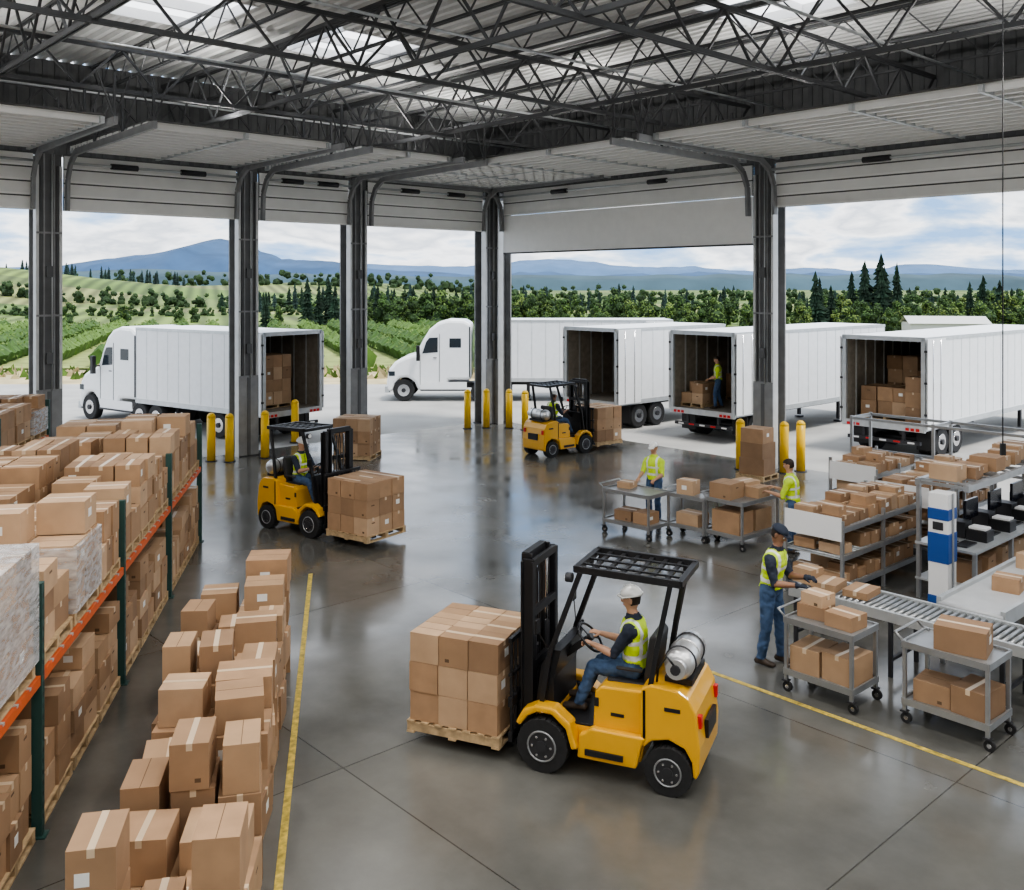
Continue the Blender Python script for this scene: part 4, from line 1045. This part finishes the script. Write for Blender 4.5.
GR = ('leaf', 'leaf2', 'leaf'); LT = ('leaf2', 'leaf3', 'leaf2'); DK = ('leaf', 'leaf', 'leaf2'); FR = ('leaf_far',)
for i in range(110):
    x = 1+i*.66+R.uniform(-.5, .5); y = 112+R.uniform(-8, 6); tree(mb, x, y, 0, R.uniform(2.2, 4.4), R.choice((GR, LT, LT)), spread=1.15)
for i in range(44):
    x = -19+i*.55+R.uniform(-.4, .4); y = 118+R.uniform(-5, 6); tree(mb, x, y, 0, R.uniform(2.6, 4.9), DK, spread=1.05)
for i in range(80):
    x = -25+i*1.6+R.uniform(-1, 1); y = 138+R.uniform(-5, 6); tree(mb, x, y, hgt(x, y), R.uniform(3.2, 4.9), DK, n=5, spread=1.2, nl=40)
for i in range(44): x = 34+i*.95+R.uniform(-.5, .5); y = 98+R.uniform(-3, 6); tree(mb, x, y, 0, R.uniform(1.6, 4.0), R.choice((GR, LT)), spread=1.15)
for i in range(75): x = -92+i*.98+R.uniform(-.5, .5); y = 148+R.uniform(-3, 3); tree(mb, x, y, hgt(x, y)-.1, R.uniform(1.2, 2.3), DK, n=4, spread=1.6, nl=30)
for i in range(9): x = -62+i*4.4+R.uniform(-2, 2); y = 122+R.uniform(-6, 4); tree(mb, x, y, hgt(x, y)-.1, R.uniform(1.6, 3.2), GR, n=7, spread=1.3)
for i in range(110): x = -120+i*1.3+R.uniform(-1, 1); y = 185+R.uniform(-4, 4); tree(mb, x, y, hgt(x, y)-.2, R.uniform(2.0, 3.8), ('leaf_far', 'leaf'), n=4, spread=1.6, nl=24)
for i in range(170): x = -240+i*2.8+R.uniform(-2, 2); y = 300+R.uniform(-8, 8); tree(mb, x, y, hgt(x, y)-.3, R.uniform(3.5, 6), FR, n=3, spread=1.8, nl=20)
mb.obj('tree_line_deciduous', recalc=False)
mb = MB()
for x, y, H in ((43.5, 112, 8.8), (42.0, 113, 7.9), (45, 111, 7.6), (40.4, 113, 6.6), (46.2, 114, 6.4), (41.2, 111, 6.9), (44.3, 113, 7.2), (42.8, 110, 6.8), (34.5, 108, 6.6), (35.6, 110, 5.9), (36.6, 109, 5.0), (53, 110, 5.4), (55.5, 112, 6.2), (57, 111, 5.6), (-24, 118, 5.2), (-25.2, 117, 6.0), (-23, 119, 6.4), (-29, 112, 4.2), (-21.6, 116, 5.0), (-20, 117, 4.6), (-17, 120, 5.0), (-15, 121, 4.6), (-12.5, 120, 5.0), (-10, 121, 4.8), (-7, 120, 4.4)):
    conifer(mb, x, y, 0, H)
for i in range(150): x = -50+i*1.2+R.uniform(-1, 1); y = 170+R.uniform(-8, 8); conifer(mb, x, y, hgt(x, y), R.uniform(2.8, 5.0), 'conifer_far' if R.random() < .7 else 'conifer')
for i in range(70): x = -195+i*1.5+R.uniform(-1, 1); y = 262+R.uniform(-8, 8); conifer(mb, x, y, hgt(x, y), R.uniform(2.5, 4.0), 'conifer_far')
mb.obj('tree_line_conifer', recalc=False)
def ridge(name, y, x0, x1, f, m):
    mb = MB(); n = 240; vs = []; fs = []
    for i in range(n+1):
        x = x0+(x1-x0)*i/n; h = f(x)
        vs += [(x, y, -5), (x, y+h*1.5, h*.6+h*.14*noise.noise(V((x*.02, 0, 0)))), (x, y+h*4, h), (x, y+h*8, -5)]
    for i in range(n):
        for j in range(3): a = i*4+j; fs.append((a, a+4, a+5, a+1))
    mb.add(vs, fs, m, True); mb.obj(name, recalc=False)
def f1(x):
    return 30+66*math.exp(-((x+780)/80)**2)+50*math.exp(-((x+670)/110)**2)+44*math.exp(-((x+930)/120)**2)+30*math.exp(-((x+480)/190)**2)+9*noise.noise(V((x*.008, 0, 0)))+6*noise.noise(V((x*.03, 1, 0)))
def f2(x):
    return 78+30*math.exp(-((x-100)/500)**2)+34*noise.noise(V((x*.0025, 5, 0)))+10*noise.noise(V((x*.012, 5, 0)))
def f0(x):
    return 15+4*noise.noise(V((x*.006, 9, 0)))+2.5*noise.noise(V((x*.03, 7, 0)))+6*math.exp(-((x+380)/120)**2)
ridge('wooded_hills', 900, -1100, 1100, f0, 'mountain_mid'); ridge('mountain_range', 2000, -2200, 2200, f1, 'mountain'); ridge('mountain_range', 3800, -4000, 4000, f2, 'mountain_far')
g = group('farm_building', T(40.5, 89) @ RZ(-10)); mb = MB(); mb.bx(-3.4, 3.4, -1.8, 1.8, -.1, 1.5, 'barn'); mb.add([(-3.6, -2.0, 1.45), (3.6, -2.0, 1.45), (3.6, 0, 2.1), (-3.6, 0, 2.1), (-3.6, 2.0, 1.45), (3.6, 2.0, 1.45)], [(0, 1, 2, 3), (3, 2, 5, 4)], 'barn'); mb.obj('barn_body', g)

# ---------------------------------------------------------------- light, world, camera
w = bpy.data.worlds.new('sky'); scene.world = w; w.use_nodes = True; nt = w.node_tree; bg = nt.nodes['Background']; L = nt.links.new
tc = nt.nodes.new('ShaderNodeTexCoord'); mp = nt.nodes.new('ShaderNodeMapping'); mp.inputs['Scale'].default_value = (1, 1, 3.4)
mp.inputs['Location'].default_value = (.35, .1, .2)
n = nt.nodes.new('ShaderNodeTexNoise'); n.inputs['Scale'].default_value = 7.0; n.inputs['Detail'].default_value = 9; n.inputs['Roughness'].default_value = .55
n.inputs['Distortion'].default_value = .2
r = nt.nodes.new('ShaderNodeValToRGB'); e = r.color_ramp.elements
e[0].position = .36; e[0].color = (.20, .36, .62, 1); e[1].position = .66; e[1].color = (.92, .93, .94, 1)
e2 = e.new(.43); e2.color = (.42, .55, .73, 1); e3 = e.new(.49); e3.color = (.88, .90, .93, 1); e4 = e.new(.565); e4.color = (.52, .56, .62, 1)
L(tc.outputs['Generated'], mp.inputs['Vector']); L(mp.outputs[0], n.inputs['Vector']); L(n.outputs['Fac'], r.inputs['Fac']); L(r.outputs[0], bg.inputs['Color'])
bg.inputs['Strength'].default_value = 2.5
sd = bpy.data.lights.new('sun', 'SUN'); sd.energy = 4.2; sd.angle = math.radians(12); sd.color = (1, .96, .9)
so = bpy.data.objects.new('sun', sd); scene.collection.objects.link(so); so.rotation_euler = V((.35, -.25, 1)).to_track_quat('Z', 'Y').to_euler()
cd = bpy.data.cameras.new('camera'); cd.lens = 950/1024*36; cd.sensor_width = 36; cd.shift_y = -160/1024; cd.clip_end = 10000; cd.clip_start = .1
co = bpy.data.objects.new('camera', cd); scene.collection.objects.link(co); co.location = (0, 0, 5); co.rotation_euler = (math.radians(90), 0, 0)
scene.camera = co
